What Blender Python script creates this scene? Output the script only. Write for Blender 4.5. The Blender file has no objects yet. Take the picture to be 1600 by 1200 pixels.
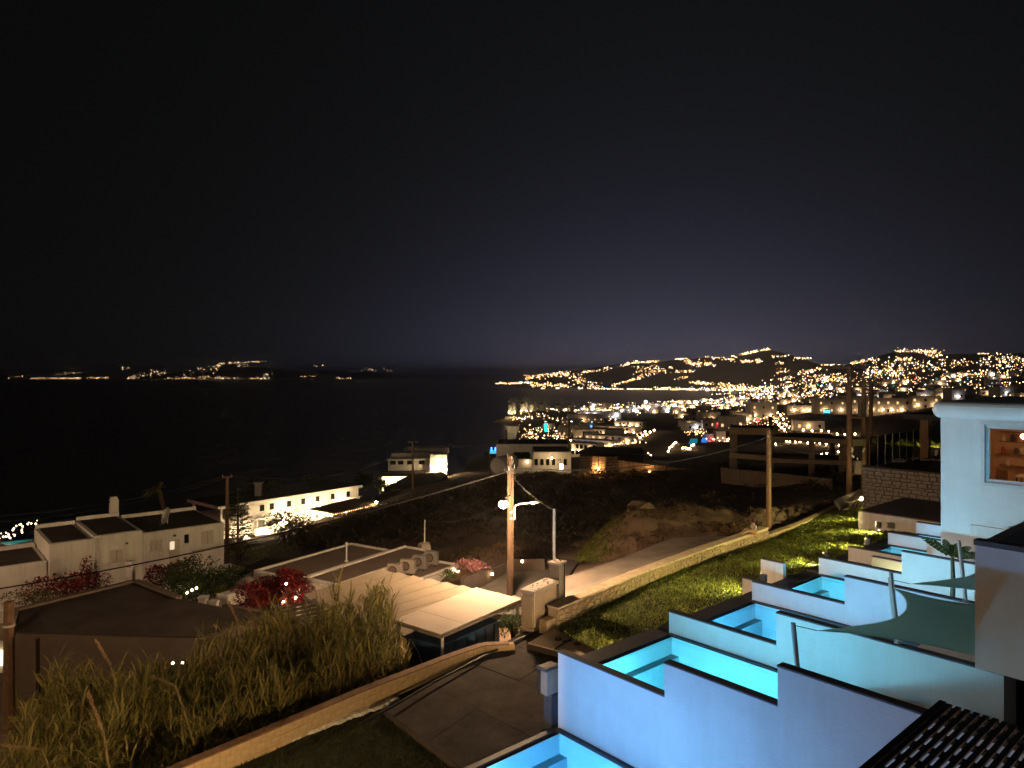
import bpy, bmesh, math, random
from mathutils import Vector, noise
random.seed(7)
R = math.radians
sc = bpy.context.scene
COL = sc.collection

# ------------------------------------------------------------------ camera
FPX, HOR, ZC = 1110.0, 582.0, 60.0          # focal length in photo pixels, horizon row, eye height above the sea
cam_d = bpy.data.cameras.new('camera')
cam = bpy.data.objects.new('camera', cam_d); COL.objects.link(cam)
cam_d.sensor_fit = 'HORIZONTAL'; cam_d.sensor_width = 36.0
cam_d.lens = 36.0 * FPX / 1600.0
cam_d.shift_y = (HOR - 600.0) / 1600.0
cam_d.clip_start = 0.1; cam_d.clip_end = 40000
cam.location = (0, 0, ZC); cam.rotation_euler = (R(90), 0, 0)
sc.camera = cam

# ------------------------------------------------------------------ night sky
world = bpy.data.worlds.new('World'); sc.world = world; world.use_nodes = True
nt = world.node_tree; N = nt.nodes; N.clear()
def wn(t, **k):
    n = N.new(t)
    for a, b in k.items(): setattr(n, a, b)
    return n
out = wn('ShaderNodeOutputWorld'); bg1 = wn('ShaderNodeBackground'); bg2 = wn('ShaderNodeBackground'); addsh = wn('ShaderNodeAddShader')
sky = wn('ShaderNodeTexSky'); sky.sky_type = 'NISHITA'; sky.sun_disc = False
sky.sun_elevation = R(-8); sky.sun_rotation = R(12)
nt.links.new(sky.outputs[0], bg1.inputs[0]); bg1.inputs[1].default_value = 0.05
# glow of the town's lights in the air over the horizon
tc = wn('ShaderNodeTexCoord'); sep = wn('ShaderNodeSeparateXYZ'); nt.links.new(tc.outputs['Generated'], sep.inputs[0])
def wm(op, a, b=None):
    n = wn('ShaderNodeMath', operation=op)
    for i, v in enumerate((a, b)):
        if v is None: continue
        if isinstance(v, (int, float)): n.inputs[i].default_value = v
        else: nt.links.new(v, n.inputs[i])
    return n.outputs[0]
elev = wm('ABSOLUTE', sep.outputs[2])
azi = wm('ARCTAN2', sep.outputs[0], sep.outputs[1])
d_az = wm('DIVIDE', wm('SUBTRACT', azi, 0.21), 0.33)
g_az = wm('EXPONENT', wm('MULTIPLY', wm('MULTIPLY', d_az, d_az), -1.0))
g_el = wm('EXPONENT', wm('DIVIDE', elev, -0.105))
low = wm('MULTIPLY', wm('MULTIPLY', g_az, g_el), 0.085)
d_a2 = wm('DIVIDE', wm('SUBTRACT', azi, 0.25), 0.62)
wide = wm('MULTIPLY', wm('MULTIPLY', wm('EXPONENT', wm('MULTIPLY', wm('MULTIPLY', d_a2, d_a2), -1.0)), wm('EXPONENT', wm('DIVIDE', elev, -0.42))), 0.0085)
tot = wm('ADD', wm('ADD', low, wide), 0.0027)
mixc = wn('ShaderNodeMixRGB'); mixc.inputs[1].default_value = (0.93, 1.0, 0.93, 1); mixc.inputs[2].default_value = (0.74, 0.78, 1.22, 1)
nt.links.new(wm('MULTIPLY', tot, 60.0), mixc.inputs[0]); mixc.use_clamp = False
nt.links.new(mixc.outputs[0], bg2.inputs[0]); nt.links.new(tot, bg2.inputs[1])
nt.links.new(bg1.outputs[0], addsh.inputs[0]); nt.links.new(bg2.outputs[0], addsh.inputs[1]); nt.links.new(addsh.outputs[0], out.inputs[0])

# faint moonlight, the only distant light
moon = bpy.data.lights.new('moon', 'SUN'); moon.energy = 0.012; moon.angle = R(0.5); moon.color = (0.75, 0.85, 1.0)
mo = bpy.data.objects.new('moon', moon); COL.objects.link(mo); mo.rotation_euler = (R(40), R(20), 0)

sc.view_settings.view_transform = 'Standard'; sc.view_settings.look = 'None'
sc.view_settings.exposure = 0.0; sc.view_settings.gamma = 1.0; sc.view_settings.use_curve_mapping = False
sc.render.engine = 'CYCLES'
sc.cycles.use_denoising = True
try: sc.cycles.denoiser = 'OPENIMAGEDENOISE'
except Exception: pass
sc.cycles.max_bounces = 5; sc.cycles.diffuse_bounces = 3; sc.cycles.glossy_bounces = 2; sc.cycles.transparent_max_bounces = 12
sc.cycles.caustics_reflective = False; sc.cycles.caustics_refractive = False
sc.cycles.sample_clamp_indirect = 4.0
sc.cycles.use_light_tree = True
sc.cycles.use_adaptive_sampling = True; sc.cycles.adaptive_threshold = 0.02
sc.cycles.volume_bounces = 0

# ------------------------------------------------------------------ helpers
def PX(px, py, Y):                      # a point of the place seen at that pixel, Y metres ahead
    return Vector(((px - 800) / FPX * Y, Y, ZC - (py - HOR) / FPX * Y))
def GH(px, py, h):                      # the point at that pixel, h metres below the eye
    Y = FPX * h / (py - HOR)
    return Vector(((px - 800) / FPX * Y, Y, ZC - h))

MATS = {}
def mat(name, col, rough=0.85, var=0.15, vscale=3.0, bump=0.0, bscale=30.0, metal=0.0, col2=None, spec=0.3, trans=0.0, streak=0.0):
    if name in MATS: return MATS[name]
    m = bpy.data.materials.new(name); m.use_nodes = True; t = m.node_tree; b = t.nodes['Principled BSDF']
    b.inputs['Roughness'].default_value = rough; b.inputs['Metallic'].default_value = metal
    b.inputs['Specular IOR Level'].default_value = spec
    tcn = t.nodes.new('ShaderNodeTexCoord')
    nz = t.nodes.new('ShaderNodeTexNoise'); nz.inputs['Scale'].default_value = vscale; nz.inputs['Detail'].default_value = 5; nz.inputs['Roughness'].default_value = 0.65
    t.links.new(tcn.outputs['Object'], nz.inputs['Vector'])
    rp = t.nodes.new('ShaderNodeValToRGB'); rp.color_ramp.elements[0].position = 0.3; rp.color_ramp.elements[1].position = 0.7
    c2 = col2 if col2 else tuple(min(1, c * (1 + var)) for c in col)
    c1 = col if col2 else tuple(c * (1 - var) for c in col)
    rp.color_ramp.elements[0].color = (*c1, 1); rp.color_ramp.elements[1].color = (*c2, 1)
    t.links.new(nz.outputs['Fac'], rp.inputs[0]); t.links.new(rp.outputs[0], b.inputs['Base Color'])
    if streak > 0:                       # rain streaks and blotches running down a wall
        mp = t.nodes.new('ShaderNodeMapping'); mp.inputs['Scale'].default_value = (1, 1, .09); t.links.new(tcn.outputs['Object'], mp.inputs['Vector'])
        n3 = t.nodes.new('ShaderNodeTexNoise'); n3.inputs['Scale'].default_value = 2.2; n3.inputs['Detail'].default_value = 6; n3.inputs['Roughness'].default_value = .7; t.links.new(mp.outputs[0], n3.inputs['Vector'])
        r3 = t.nodes.new('ShaderNodeValToRGB'); r3.color_ramp.elements[0].position = .38; r3.color_ramp.elements[1].position = .6; k3 = 1 - streak
        r3.color_ramp.elements[0].color = (k3, k3, k3*.97, 1); r3.color_ramp.elements[1].color = (1, 1, 1, 1); t.links.new(n3.outputs['Fac'], r3.inputs[0])
        m3 = t.nodes.new('ShaderNodeMixRGB'); m3.blend_type = 'MULTIPLY'; m3.inputs[0].default_value = 1; t.links.new(rp.outputs[0], m3.inputs[1]); t.links.new(r3.outputs[0], m3.inputs[2]); t.links.new(m3.outputs[0], b.inputs['Base Color'])
    if bump > 0:
        n2 = t.nodes.new('ShaderNodeTexNoise'); n2.inputs['Scale'].default_value = bscale; n2.inputs['Detail'].default_value = 4
        t.links.new(tcn.outputs['Object'], n2.inputs['Vector'])
        bp = t.nodes.new('ShaderNodeBump'); bp.inputs['Strength'].default_value = bump; bp.inputs['Distance'].default_value = 0.03
        t.links.new(n2.outputs['Fac'], bp.inputs['Height']); t.links.new(bp.outputs[0], b.inputs['Normal'])
    if trans > 0:
        b.inputs['Transmission Weight'].default_value = trans
    MATS[name] = m; return m
def leafmat(name, c1, c2, tr=0.35):
    if name in MATS: return MATS[name]
    m = bpy.data.materials.new(name); m.use_nodes = True; t = m.node_tree; b = t.nodes['Principled BSDF']
    b.inputs['Roughness'].default_value = 0.6; b.inputs['Specular IOR Level'].default_value = 0.25
    g = t.nodes.new('ShaderNodeNewGeometry'); rp = t.nodes.new('ShaderNodeValToRGB')
    rp.color_ramp.elements[0].color = (*c1, 1); rp.color_ramp.elements[1].color = (*c2, 1)
    t.links.new(g.outputs['Random Per Island'], rp.inputs[0]); t.links.new(rp.outputs[0], b.inputs['Base Color'])
    tl = t.nodes.new('ShaderNodeBsdfTranslucent'); t.links.new(rp.outputs[0], tl.inputs[0])
    mx = t.nodes.new('ShaderNodeMixShader'); mx.inputs[0].default_value = tr
    o = t.nodes['Material Output']; t.links.new(b.outputs[0], mx.inputs[1]); t.links.new(tl.outputs[0], mx.inputs[2]); t.links.new(mx.outputs[0], o.inputs[0])
    MATS[name] = m; return m
def glow(name, col, strength, light=True):
    if name in MATS: return MATS[name]
    m = bpy.data.materials.new(name); m.use_nodes = True; t = m.node_tree; b = t.nodes['Principled BSDF']
    b.inputs['Base Color'].default_value = (0.02, 0.02, 0.02, 1)
    b.inputs['Emission Color'].default_value = (*col, 1); b.inputs['Emission Strength'].default_value = strength
    m.cycles.emission_sampling = 'AUTO' if light else 'NONE'
    MATS[name] = m; return m
def clear_pane(name, tint, gloss_ior=1.45, rough=0.02, bump=0.0, bscale=4.0):
    if name in MATS: return MATS[name]
    m = bpy.data.materials.new(name); m.use_nodes = True; t = m.node_tree; t.nodes.clear()
    o = t.nodes.new('ShaderNodeOutputMaterial'); tr = t.nodes.new('ShaderNodeBsdfTransparent'); gl = t.nodes.new('ShaderNodeBsdfGlossy')
    fr = t.nodes.new('ShaderNodeFresnel'); fr.inputs[0].default_value = gloss_ior; mx = t.nodes.new('ShaderNodeMixShader')
    tr.inputs[0].default_value = (*tint, 1); gl.inputs['Roughness'].default_value = rough
    if bump:
        tcn = t.nodes.new('ShaderNodeTexCoord'); nz = t.nodes.new('ShaderNodeTexNoise'); nz.inputs['Scale'].default_value = bscale
        t.links.new(tcn.outputs['Object'], nz.inputs['Vector']); bp = t.nodes.new('ShaderNodeBump'); bp.inputs['Strength'].default_value = bump
        bp.inputs['Distance'].default_value = 0.05
        t.links.new(nz.outputs['Fac'], bp.inputs['Height']); t.links.new(bp.outputs[0], gl.inputs['Normal']); t.links.new(bp.outputs[0], fr.inputs['Normal'])
    t.links.new(fr.outputs[0], mx.inputs[0]); t.links.new(tr.outputs[0], mx.inputs[1]); t.links.new(gl.outputs[0], mx.inputs[2]); t.links.new(mx.outputs[0], o.inputs[0])
    MATS[name] = m; return m

class Fr:                               # a plan frame: s runs along bearing ang (deg right of the view), t to its right
    def __init__(self, o, ang):
        self.o = (o[0], o[1]); a = R(ang); self.u = (math.sin(a), math.cos(a)); self.v = (math.cos(a), -math.sin(a))
    def p(self, s, t, z=0):
        return Vector((self.o[0] + self.u[0]*s + self.v[0]*t, self.o[1] + self.u[1]*s + self.v[1]*t, z))
    def st(self, x, y):
        dx, dy = x - self.o[0], y - self.o[1]
        return (dx*self.u[0] + dy*self.u[1], dx*self.v[0] + dy*self.v[1])

class MB:
    def __init__(self): self.V = []; self.F = []
    def add(self, vs, fs):
        n = len(self.V); self.V += [Vector(v) for v in vs]; self.F += [tuple(i + n for i in f) for f in fs]; return self
    def hexa(self, b, t):
        return self.add(list(b) + list(t), [(3,2,1,0), (4,5,6,7), (0,1,5,4), (1,2,6,5), (2,3,7,6), (3,0,4,7)])
    def fbox(self, fr, s0, s1, t0, t1, z0, z1):
        P = [(s0,t0), (s0,t1), (s1,t1), (s1,t0)]
        # orientation: s (forward), t (right): counter-clockwise from above is s0t0, s0t1, s1t1, s1t0
        return self.hexa([fr.p(s, t, z0) for s, t in P], [fr.p(s, t, z1) for s, t in P])
    def box(self, c, sx, sy, sz, rz=0.0):
        c = Vector(c); ca, sa = math.cos(rz), math.sin(rz)
        def q(x, y, z): return c + Vector((x*ca - y*sa, x*sa + y*ca, z))
        x, y, z = sx/2, sy/2, sz/2
        return self.hexa([q(-x,-y,-z), q(x,-y,-z), q(x,y,-z), q(-x,y,-z)], [q(-x,-y,z), q(x,-y,z), q(x,y,z), q(-x,y,z)])
    def prism(self, poly, z0, z1):      # poly: xy or xyz points; z0/z1 absolute, or offsets when the points carry z
        n = len(poly)
        def area(p): return sum(p[i][0]*p[(i+1)%n][1] - p[(i+1)%n][0]*p[i][1] for i in range(n))
        if area(poly) < 0: poly = list(reversed(poly))
        if len(poly[0]) == 3: lo = [(p[0], p[1], p[2]+z0) for p in poly]; hi = [(p[0], p[1], p[2]+z1) for p in poly]
        else: lo = [(p[0], p[1], z0) for p in poly]; hi = [(p[0], p[1], z1) for p in poly]
        fs = [tuple(reversed(range(n))), tuple(range(n, 2*n))] + [(i, (i+1)%n, n+(i+1)%n, n+i) for i in range(n)]
        return self.add(lo + hi, fs)
    def bar(self, a, b, w, h=None):     # a straight bar of rectangular section
        a, b = Vector(a), Vector(b); h = h or w; d = (b - a).normalized()
        up = Vector((0,0,1)) if abs(d.z) < 0.95 else Vector((0,1,0))
        x = d.cross(up).normalized(); y = x.cross(d).normalized()
        k = [(-1,-1), (1,-1), (1,1), (-1,1)]
        return self.hexa([b + x*(i*w/2) + y*(j*h/2) for i, j in k], [a + x*(i*w/2) + y*(j*h/2) for i, j in k])
    def tube(self, pts, r, n=6, cap=True):
        pts = [Vector(p) for p in pts]; rs = r if isinstance(r, (list, tuple)) else [r]*len(pts)
        vs = []; fs = []
        for i, p in enumerate(pts):
            d = (pts[min(i+1, len(pts)-1)] - pts[max(i-1, 0)]).normalized()
            up = Vector((0,0,1)) if abs(d.z) < 0.9 else Vector((0,1,0))
            x = d.cross(up).normalized(); y = x.cross(d)
            for k in range(n):
                a = 2*math.pi*k/n; vs.append(p + (x*math.cos(a) + y*math.sin(a))*rs[i])
        for i in range(len(pts)-1):
            for k in range(n):
                fs.append((i*n+k, i*n+(k+1)%n, (i+1)*n+(k+1)%n, (i+1)*n+k))
        if cap: fs += [tuple(range(n)), tuple(reversed(range((len(pts)-1)*n, len(pts)*n)))]
        return self.add(vs, fs)
    def lathe(self, c, prof, n=12):
        c = Vector(c); vs = []; fs = []
        for r, z in prof:
            for k in range(n):
                a = 2*math.pi*k/n; vs.append(c + Vector((r*math.cos(a), r*math.sin(a), z)))
        for i in range(len(prof)-1):
            for k in range(n): fs.append((i*n+k, i*n+(k+1)%n, (i+1)*n+(k+1)%n, (i+1)*n+k))
        fs += [tuple(reversed(range(n))), tuple(range((len(prof)-1)*n, len(prof)*n))]
        return self.add(vs, fs)
    def ball(self, c, r, n=8, m=5, sq=(1,1,1), jit=0.0):
        c = Vector(c); vs = [c + Vector((0,0,-r*sq[2]))]; fs = []
        for i in range(1, m):
            ph = -math.pi/2 + math.pi*i/m
            for k in range(n):
                a = 2*math.pi*k/n; q = 1 + random.uniform(-jit, jit)
                vs.append(c + Vector((r*math.cos(ph)*math.cos(a)*sq[0]*q, r*math.cos(ph)*math.sin(a)*sq[1]*q, r*math.sin(ph)*sq[2]*q)))
        vs.append(c + Vector((0,0,r*sq[2]))); L = len(vs)-1
        for k in range(n): fs.append((0, 1+(k+1)%n, 1+k))
        for i in range(m-2):
            for k in range(n): fs.append((1+i*n+k, 1+i*n+(k+1)%n, 1+(i+1)*n+(k+1)%n, 1+(i+1)*n+k))
        for k in range(n): fs.append((L, 1+(m-2)*n+k, 1+(m-2)*n+(k+1)%n))
        return self.add(vs, fs)
    def octa(self, c, r):
        x, y, z = c
        return self.add([(x+r,y,z), (x-r,y,z), (x,y+r,z), (x,y-r,z), (x,y,z+r), (x,y,z-r)],
                        [(0,2,4), (2,1,4), (1,3,4), (3,0,4), (2,0,5), (1,2,5), (3,1,5), (0,3,5)])
    def leaf(self, p, d, l, w, droop=0.0):      # a two-quad pointed blade
        p = Vector(p); d = Vector(d).normalized(); s = d.cross(Vector((random.uniform(-.4,.4), random.uniform(-.4,.4), 1))).normalized()*w/2
        m = p + d*l*0.5; e = p + d*l - Vector((0,0,droop*l))
        return self.add([p, m + s, e, m - s], [(0,1,2,3)])
    def blade(self, p, d, l, w, droop):        # a long arching blade, three segments
        p = Vector(p); d = Vector(d).normalized(); s = Vector((-d.y, d.x, 0))
        s = (s.normalized() if s.length > 1e-4 else Vector((1,0,0)))*w/2
        vs = []
        for i in range(4):
            f = i/3; c = p + d*l*f - Vector((0,0,droop*l*f*f)); k = (0.6, 1.0, 0.7, 0.06)[i]
            vs += [c - s*k, c + s*k]
        return self.add(vs, [(0,1,3,2), (2,3,5,4), (4,5,7,6)])
    def obj(self, name, m, parent=None, bevel=0.0, smooth=False, seg=2, at=None):
        off = at if at is not None else Vector((0,0,0))
        if parent is not None:
            q = parent
            while q is not None: off = off + q.location; q = q.parent
        me = bpy.data.meshes.new(name); me.from_pydata([tuple(v - off) for v in self.V], [], self.F); me.update()
        o = bpy.data.objects.new(name, me); COL.objects.link(o)
        if m is not None: me.materials.append(m)
        if parent is not None: o.parent = parent
        elif at is not None: o.location = at
        if smooth:
            for p in me.polygons: p.use_smooth = True
        if bevel > 0:
            b = o.modifiers.new('bevel', 'BEVEL'); b.width = bevel; b.segments = seg; b.limit_method = 'ANGLE'; b.angle_limit = R(40)
        return o

def tag(o, label=None, cat=None, group=None, kind=None):
    if label: o['label'] = label
    if cat: o['category'] = cat
    if group: o['group'] = group
    if kind: o['kind'] = kind
    return o
def thing(name, loc, label, cat, group=None):
    o = bpy.data.objects.new(name, None); COL.objects.link(o); o.location = loc; o.empty_display_size = 0.3
    return tag(o, label, cat, group)
def put(mesh, name, parent, loc, scale=(1,1,1), rz=0.0, m=None):       # an object that shares mesh data
    o = bpy.data.objects.new(name, mesh); COL.objects.link(o); o.scale = scale; o.rotation_euler = (0,0,rz)
    off = Vector((0,0,0)); q = parent
    while q is not None: off = off + q.location; q = q.parent
    o.location = Vector(loc) - off
    if parent is not None: o.parent = parent
    return o
def copy_tree(o, parent=None):
    c = o.copy(); COL.objects.link(c); c.parent = parent
    for ch in list(o.children): copy_tree(ch, c)
    return c
def catenary(a, b, sag, n=14):
    a, b = Vector(a), Vector(b)
    return [a.lerp(b, i/n) - Vector((0,0,sag*4*(i/n)*(1-i/n))) for i in range(n+1)]

# ------------------------------------------------------------------ materials
M_white   = mat('whitewash', (0.72, 0.70, 0.66), 0.9, 0.07, 1.1, 0.3, 18, streak=.16)
M_render  = mat('pool_render', (0.74, 0.74, 0.74), 0.9, 0.07, 0.7, 0.4, 22, streak=.05)
M_cap     = mat('dark_coping', (0.11, 0.11, 0.125), 0.7, 0.15, 5, 0.1)
M_slate   = mat('slate_edge', (0.055, 0.06, 0.072), 0.55, 0.2, 6, 0.1)
M_tile    = mat('pool_tile', (0.52, 0.94, 0.97), 0.5, 0.04, 2)
M_ledge   = mat('pool_ledge', (0.40, 0.82, 0.88), 0.5, 0.08, 4)
M_water   = clear_pane('pool_water', (0.84, 0.98, 1.0), 1.33, 0.03, 0.35, 3.0)
M_concrete= mat('concrete', (0.24, 0.21, 0.18), 0.92, 0.28, 0.8, 0.4, 22)
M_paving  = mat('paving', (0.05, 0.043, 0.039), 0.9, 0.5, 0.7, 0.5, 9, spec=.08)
M_asphalt = mat('asphalt', (0.06, 0.055, 0.05), 0.9, 0.2, 1.5, 0.4, 60)
M_stone   = mat('wall_stone', (0.36, 0.27, 0.17), 0.92, 0.3, 2.5, 0.5, 35)
M_stone2  = mat('grey_stone', (0.30, 0.28, 0.26), 0.92, 0.4, 2.2, 0.5, 35)
M_mortar  = mat('mortar', (0.42, 0.34, 0.24), 0.95, 0.15, 4, 0.4, 40)
M_mortar2 = mat('mortar_dark', (0.12, 0.11, 0.10), 0.95, 0.15, 4, 0.4, 40)
M_block   = mat('sand_block', (0.48, 0.36, 0.20), 0.95, 0.2, 2.2, 0.4, 40)
M_roofdk  = mat('dark_roof', (0.055, 0.043, 0.036), 0.9, 0.35, 0.7, 0.3, 30)
M_roofmid = mat('brown_roof', (0.20, 0.155, 0.125), 0.9, 0.15, 0.8, 0.3, 30)
M_dkpole    = mat('darkened_pole_wood', (0.055, 0.034, 0.02), 0.85, 0.3, 6, 0.3, 30)  # pole wood darkened to offset glare from the lamp beside it
M_wood    = mat('pole_wood', (0.20, 0.12, 0.07), 0.85, 0.3, 6, 0.3, 30)
M_steel   = mat('galvanised', (0.45, 0.44, 0.42), 0.45, 0.15, 6, metal=0.6)
M_dsteel  = mat('dark_metal', (0.06, 0.065, 0.075), 0.5, 0.2, 5)
M_black   = mat('black_rubber', (0.012, 0.012, 0.012), 0.6, 0.1)
M_glassdk = mat('dark_glass', (0.012, 0.014, 0.016), 0.08, 0.1, spec=0.6)
M_canopy  = mat('canopy_sheet', (0.42, 0.37, 0.31), 0.75, 0.08, 0.8, 0.1, 20)
M_corr    = mat('tan_sheet', (0.25, 0.21, 0.155), 0.75, 0.15, 0.7, 0.12, 20)
M_blue    = mat('blue_paint', (0.025, 0.07, 0.16), 0.5, 0.2, 2)
M_sail    = leafmat('sail_cloth', (0.56, 0.68, 0.60), (0.58, 0.70, 0.62), 0.7)
M_pipe    = mat('pale_paint', (0.62, 0.62, 0.62), 0.5, 0.08)
M_soil    = mat('scrub_soil', (0.12, 0.08, 0.055), 0.95, 0.5, 0.25, 0.8, 3.0, col2=(0.21, 0.15, 0.10))
M_turf    = mat('turf_soil', (0.035, 0.045, 0.015), 0.95, 0.4, 1.5, 0.5, 20)
M_rock    = mat('boulder', (0.12, 0.082, 0.058), 0.92, 0.35, 1.3, 0.6, 9)
M_grass   = leafmat('lawn_blade', (0.09, 0.13, 0.02), (0.26, 0.29, 0.06))
M_reed    = leafmat('reed_leaf', (0.10, 0.115, 0.024), (0.33, 0.28, 0.085))
M_reedst  = leafmat('reed_stem', (0.16, 0.12, 0.06), (0.26, 0.20, 0.10), 0.1)
M_plume   = leafmat('reed_plume', (0.30, 0.20, 0.12), (0.42, 0.29, 0.18), 0.4)
M_shrub   = leafmat('scrub_leaf', (0.07, 0.068, 0.028), (0.17, 0.135, 0.06))
M_dry     = leafmat('dry_leaf', (0.14, 0.085, 0.05), (0.24, 0.16, 0.09))
M_green   = leafmat('green_leaf', (0.035, 0.07, 0.018), (0.09, 0.13, 0.04))
M_ice     = leafmat('ground_cover', (0.10, 0.14, 0.02), (0.25, 0.26, 0.05))
M_red     = leafmat('bougainvillea', (0.10, 0.012, 0.016), (0.30, 0.035, 0.035))
M_pink    = leafmat('pink_flower', (0.45, 0.18, 0.22), (0.62, 0.32, 0.34))
M_trunk   = mat('bark', (0.12, 0.085, 0.055), 0.9, 0.3, 8, 0.4, 20)
SOD = (1.0, 0.62, 0.34); WARM = (1.0, 0.66, 0.34); WW = (1.0, 0.80, 0.56); CW = (0.80, 0.90, 1.0)
E_street = glow('street_bulb', SOD, 3900)
E_wall   = glow('wall_bulb', (1.0, 0.60, 0.26), 110)
E_spot   = glow('stone_spot', (1.0, 0.50, 0.18), 900)
E_lawn   = glow('lawn_spot', (1.0, 0.82, 0.30), 16000)
E_house  = glow('house_bulb', (1.0, 0.68, 0.36), 250)
E_warm   = glow('far_warm', (1.0, 0.50, 0.18), 5.5, False)
E_ww     = glow('far_warm_white', (1.0, 0.70, 0.38), 8.0, False)
E_cw     = glow('far_cool_white', CW, 7, False)
E_red    = glow('far_red', (1.0, 0.04, 0.05), 4, False)
E_bluel  = glow('far_blue', (0.08, 0.40, 1.0), 3, False)
E_teal   = glow('far_teal', (0.02, 0.7, 0.55), 2.5, False)

# ================================================================== the setting
# ---- terrain: profiles (distance, depth below the eye) on bearings given by photo column
PROF = {
 -250: [(12,12.5),(30,13),(48,15.5),(60,17.5),(75,24),(110,36),(140,45),(165,61),(9000,64)],
 0:    [(12,12.5),(30,13.2),(48,15.6),(58,17),(75,22),(100,25.5),(118,27),(130,36),(160,61),(9000,64)],
 200:  [(12,12),(30,13.2),(50,15.8),(62,17.5),(70,20),(100,30),(150,61),(9000,64)],
 350:  [(12,11.6),(28,12.6),(50,15.8),(64,18),(85,21.5),(100,23.7),(115,26),(150,50),(180,61),(9000,64)],
 450:  [(12,11.4),(28,12.2),(45,14),(60,15.8),(75,18.2),(100,22.5),(125,27),(160,45),(200,61),(9000,64)],
 560:  [(12,11.3),(28,11.9),(45,13.4),(60,14.8),(80,16.6),(105,20),(118,22.6),(140,25),(170,38),(230,61),(9000,64)],
 650:  [(12,11.3),(28,11.6),(45,12.8),(60,14),(80,15.5),(110,18.5),(150,23.8),(170,27),(200,29),(260,50),(320,61),(9000,64)],
 720:  [(12,11.3),(28,11.4),(45,12),(60,13.3),(80,14.6),(100,16.2),(125,19),(180,25),(300,42),(430,61),(9000,64)],
 760:  [(12,11.3),(28,11.3),(45,11.8),(60,13),(80,14),(100,15.4),(130,18.8),(200,27),(350,42),(520,61),(9000,64)],
 785:  [(12,11.3),(28,11.3),(42,11.6),(60,12.8),(80,13.7),(100,15),(130,18.5),(200,26.5),(350,41),(500,54),(540,61),(830,61),(850,58.5),(885,57),(905,61),(3600,62),(3700,59),(4200,55),(6000,64),(9000,64)],
 800:  [(12,11.3),(28,11.3),(40,11.4),(60,12.7),(80,13.6),(100,14.8),(130,18.3),(200,26),(350,41),(500,53),(545,61),(790,61),(810,58.6),(860,57),(885,51),(930,51),(965,61),(3000,62),(3200,58),(3700,50),(6000,64),(9000,64)],
 850:  [(12,11.3),(28,11.2),(40,11.2),(60,12.4),(80,13.2),(100,14.4),(130,18),(250,30),(400,42),(600,53),(800,56),(865,50.2),(930,50.2),(985,61),(2600,62),(2650,59),(3200,30),(3700,8),(4500,30),(6000,64),(9000,64)],
 900:  [(12,11.5),(28,11),(38,10.6),(50,11.5),(80,13),(95,13.8),(104,15),(180,22.5),(350,36),(600,48),(880,50),(1000,55),(1060,61),(2550,62),(2650,58),(3200,15),(3650,-14),(4500,20),(6000,64),(9000,64)],
 1000: [(12,12),(28,11),(36,10.3),(45,10.8),(70,12),(95,13.4),(110,15.5),(250,27),(450,35),(600,37),(800,52),(1250,57.5),(1400,61.5),(2450,61.5),(2600,57),(3000,22),(3650,-52),(4500,-20),(6500,64),(9000,64)],
 1060: [(12,12),(28,11),(38,10.2),(45,10.4),(65,11.4),(95,13),(110,15.5),(250,25),(450,33),(600,34.5),(800,49),(1250,57),(1450,61.5),(2400,61.5),(2550,57),(3000,20),(3650,-68),(4500,-30),(6500,64),(9000,64)],
 1130: [(12,12),(28,11),(42,10.1),(55,10.2),(75,11.5),(95,12.6),(105,14.5),(200,23),(450,30),(600,31),(780,41),(1200,54),(1400,58),(1700,61.5),(2300,61.5),(2450,57),(3000,14),(3600,-82),(4500,-50),(6500,64),(9000,64)],
 1200: [(12,12),(28,11),(45,9.9),(58,9.9),(75,11.4),(90,12.6),(150,20.5),(210,23.5),(450,29),(700,36),(1100,46),(1700,54),(2300,49),(2900,5),(3500,-110),(4300,-60),(6500,64),(9000,64)],
 1300: [(12,12),(30,10.8),(47,9.3),(60,9.4),(75,11),(90,12.2),(150,20.5),(210,23.2),(350,24.5),(600,28),(1000,33),(1600,21),(2200,-6),(2650,-29),(3400,-26),(6500,64),(9000,64)],
 1400: [(12,12),(30,11),(50,9.3),(80,10),(150,13),(350,20),(500,22.5),(1000,20),(1600,-8),(2250,-69),(3000,-50),(6500,64),(9000,64)],
 1500: [(12,12),(30,11.8),(50,10),(200,13.5),(400,17.5),(800,16),(1500,-12),(2150,-57),(3000,-30),(6500,64),(9000,64)],
 1850: [(12,12),(30,12),(50,10),(200,14),(400,17),(800,15),(1500,-12),(2150,-52),(3000,-30),(6500,64),(9000,64)],
}
KP = sorted(PROF)
LP = {k: [(math.log(y), h) for y, h in PROF[k]] for k in KP}
def prof(k, ly):
    a = LP[k]
    if ly <= a[0][0]: return a[0][1]
    for i in range(len(a)-1):
        if ly <= a[i+1][0]:
            f = (ly - a[i][0])/(a[i+1][0] - a[i][0]); return a[i][1] + (a[i+1][1] - a[i][1])*f
    return a[-1][1]
def depth(px, Y, rough=True):
    px = max(KP[0], min(KP[-1], px)); ly = math.log(Y)
    for i in range(len(KP)-1):
        if px <= KP[i+1]:
            f = (px - KP[i])/(KP[i+1] - KP[i]); f = f*f*(3 - 2*f)*0.5 + f*0.5
            h = prof(KP[i], ly)*(1-f) + prof(KP[i+1], ly)*f; break
    if rough:
        X = (px - 800)/FPX*Y
        if 42 < Y < 140 and h < 40:
            k = min(1, (Y-42)/10)
            h += k*(0.35*noise.noise((X*0.35, Y*0.35, 1)) + 0.55*noise.noise((X*0.11, Y*0.11, 5)))
        elif Y >= 140 and h < 59:
            k = min(1, (Y-140)/200); h += k*(0.006*Y*noise.noise((X*6/Y**0.9, Y**0.1*7, 3)))
    return h
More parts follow.
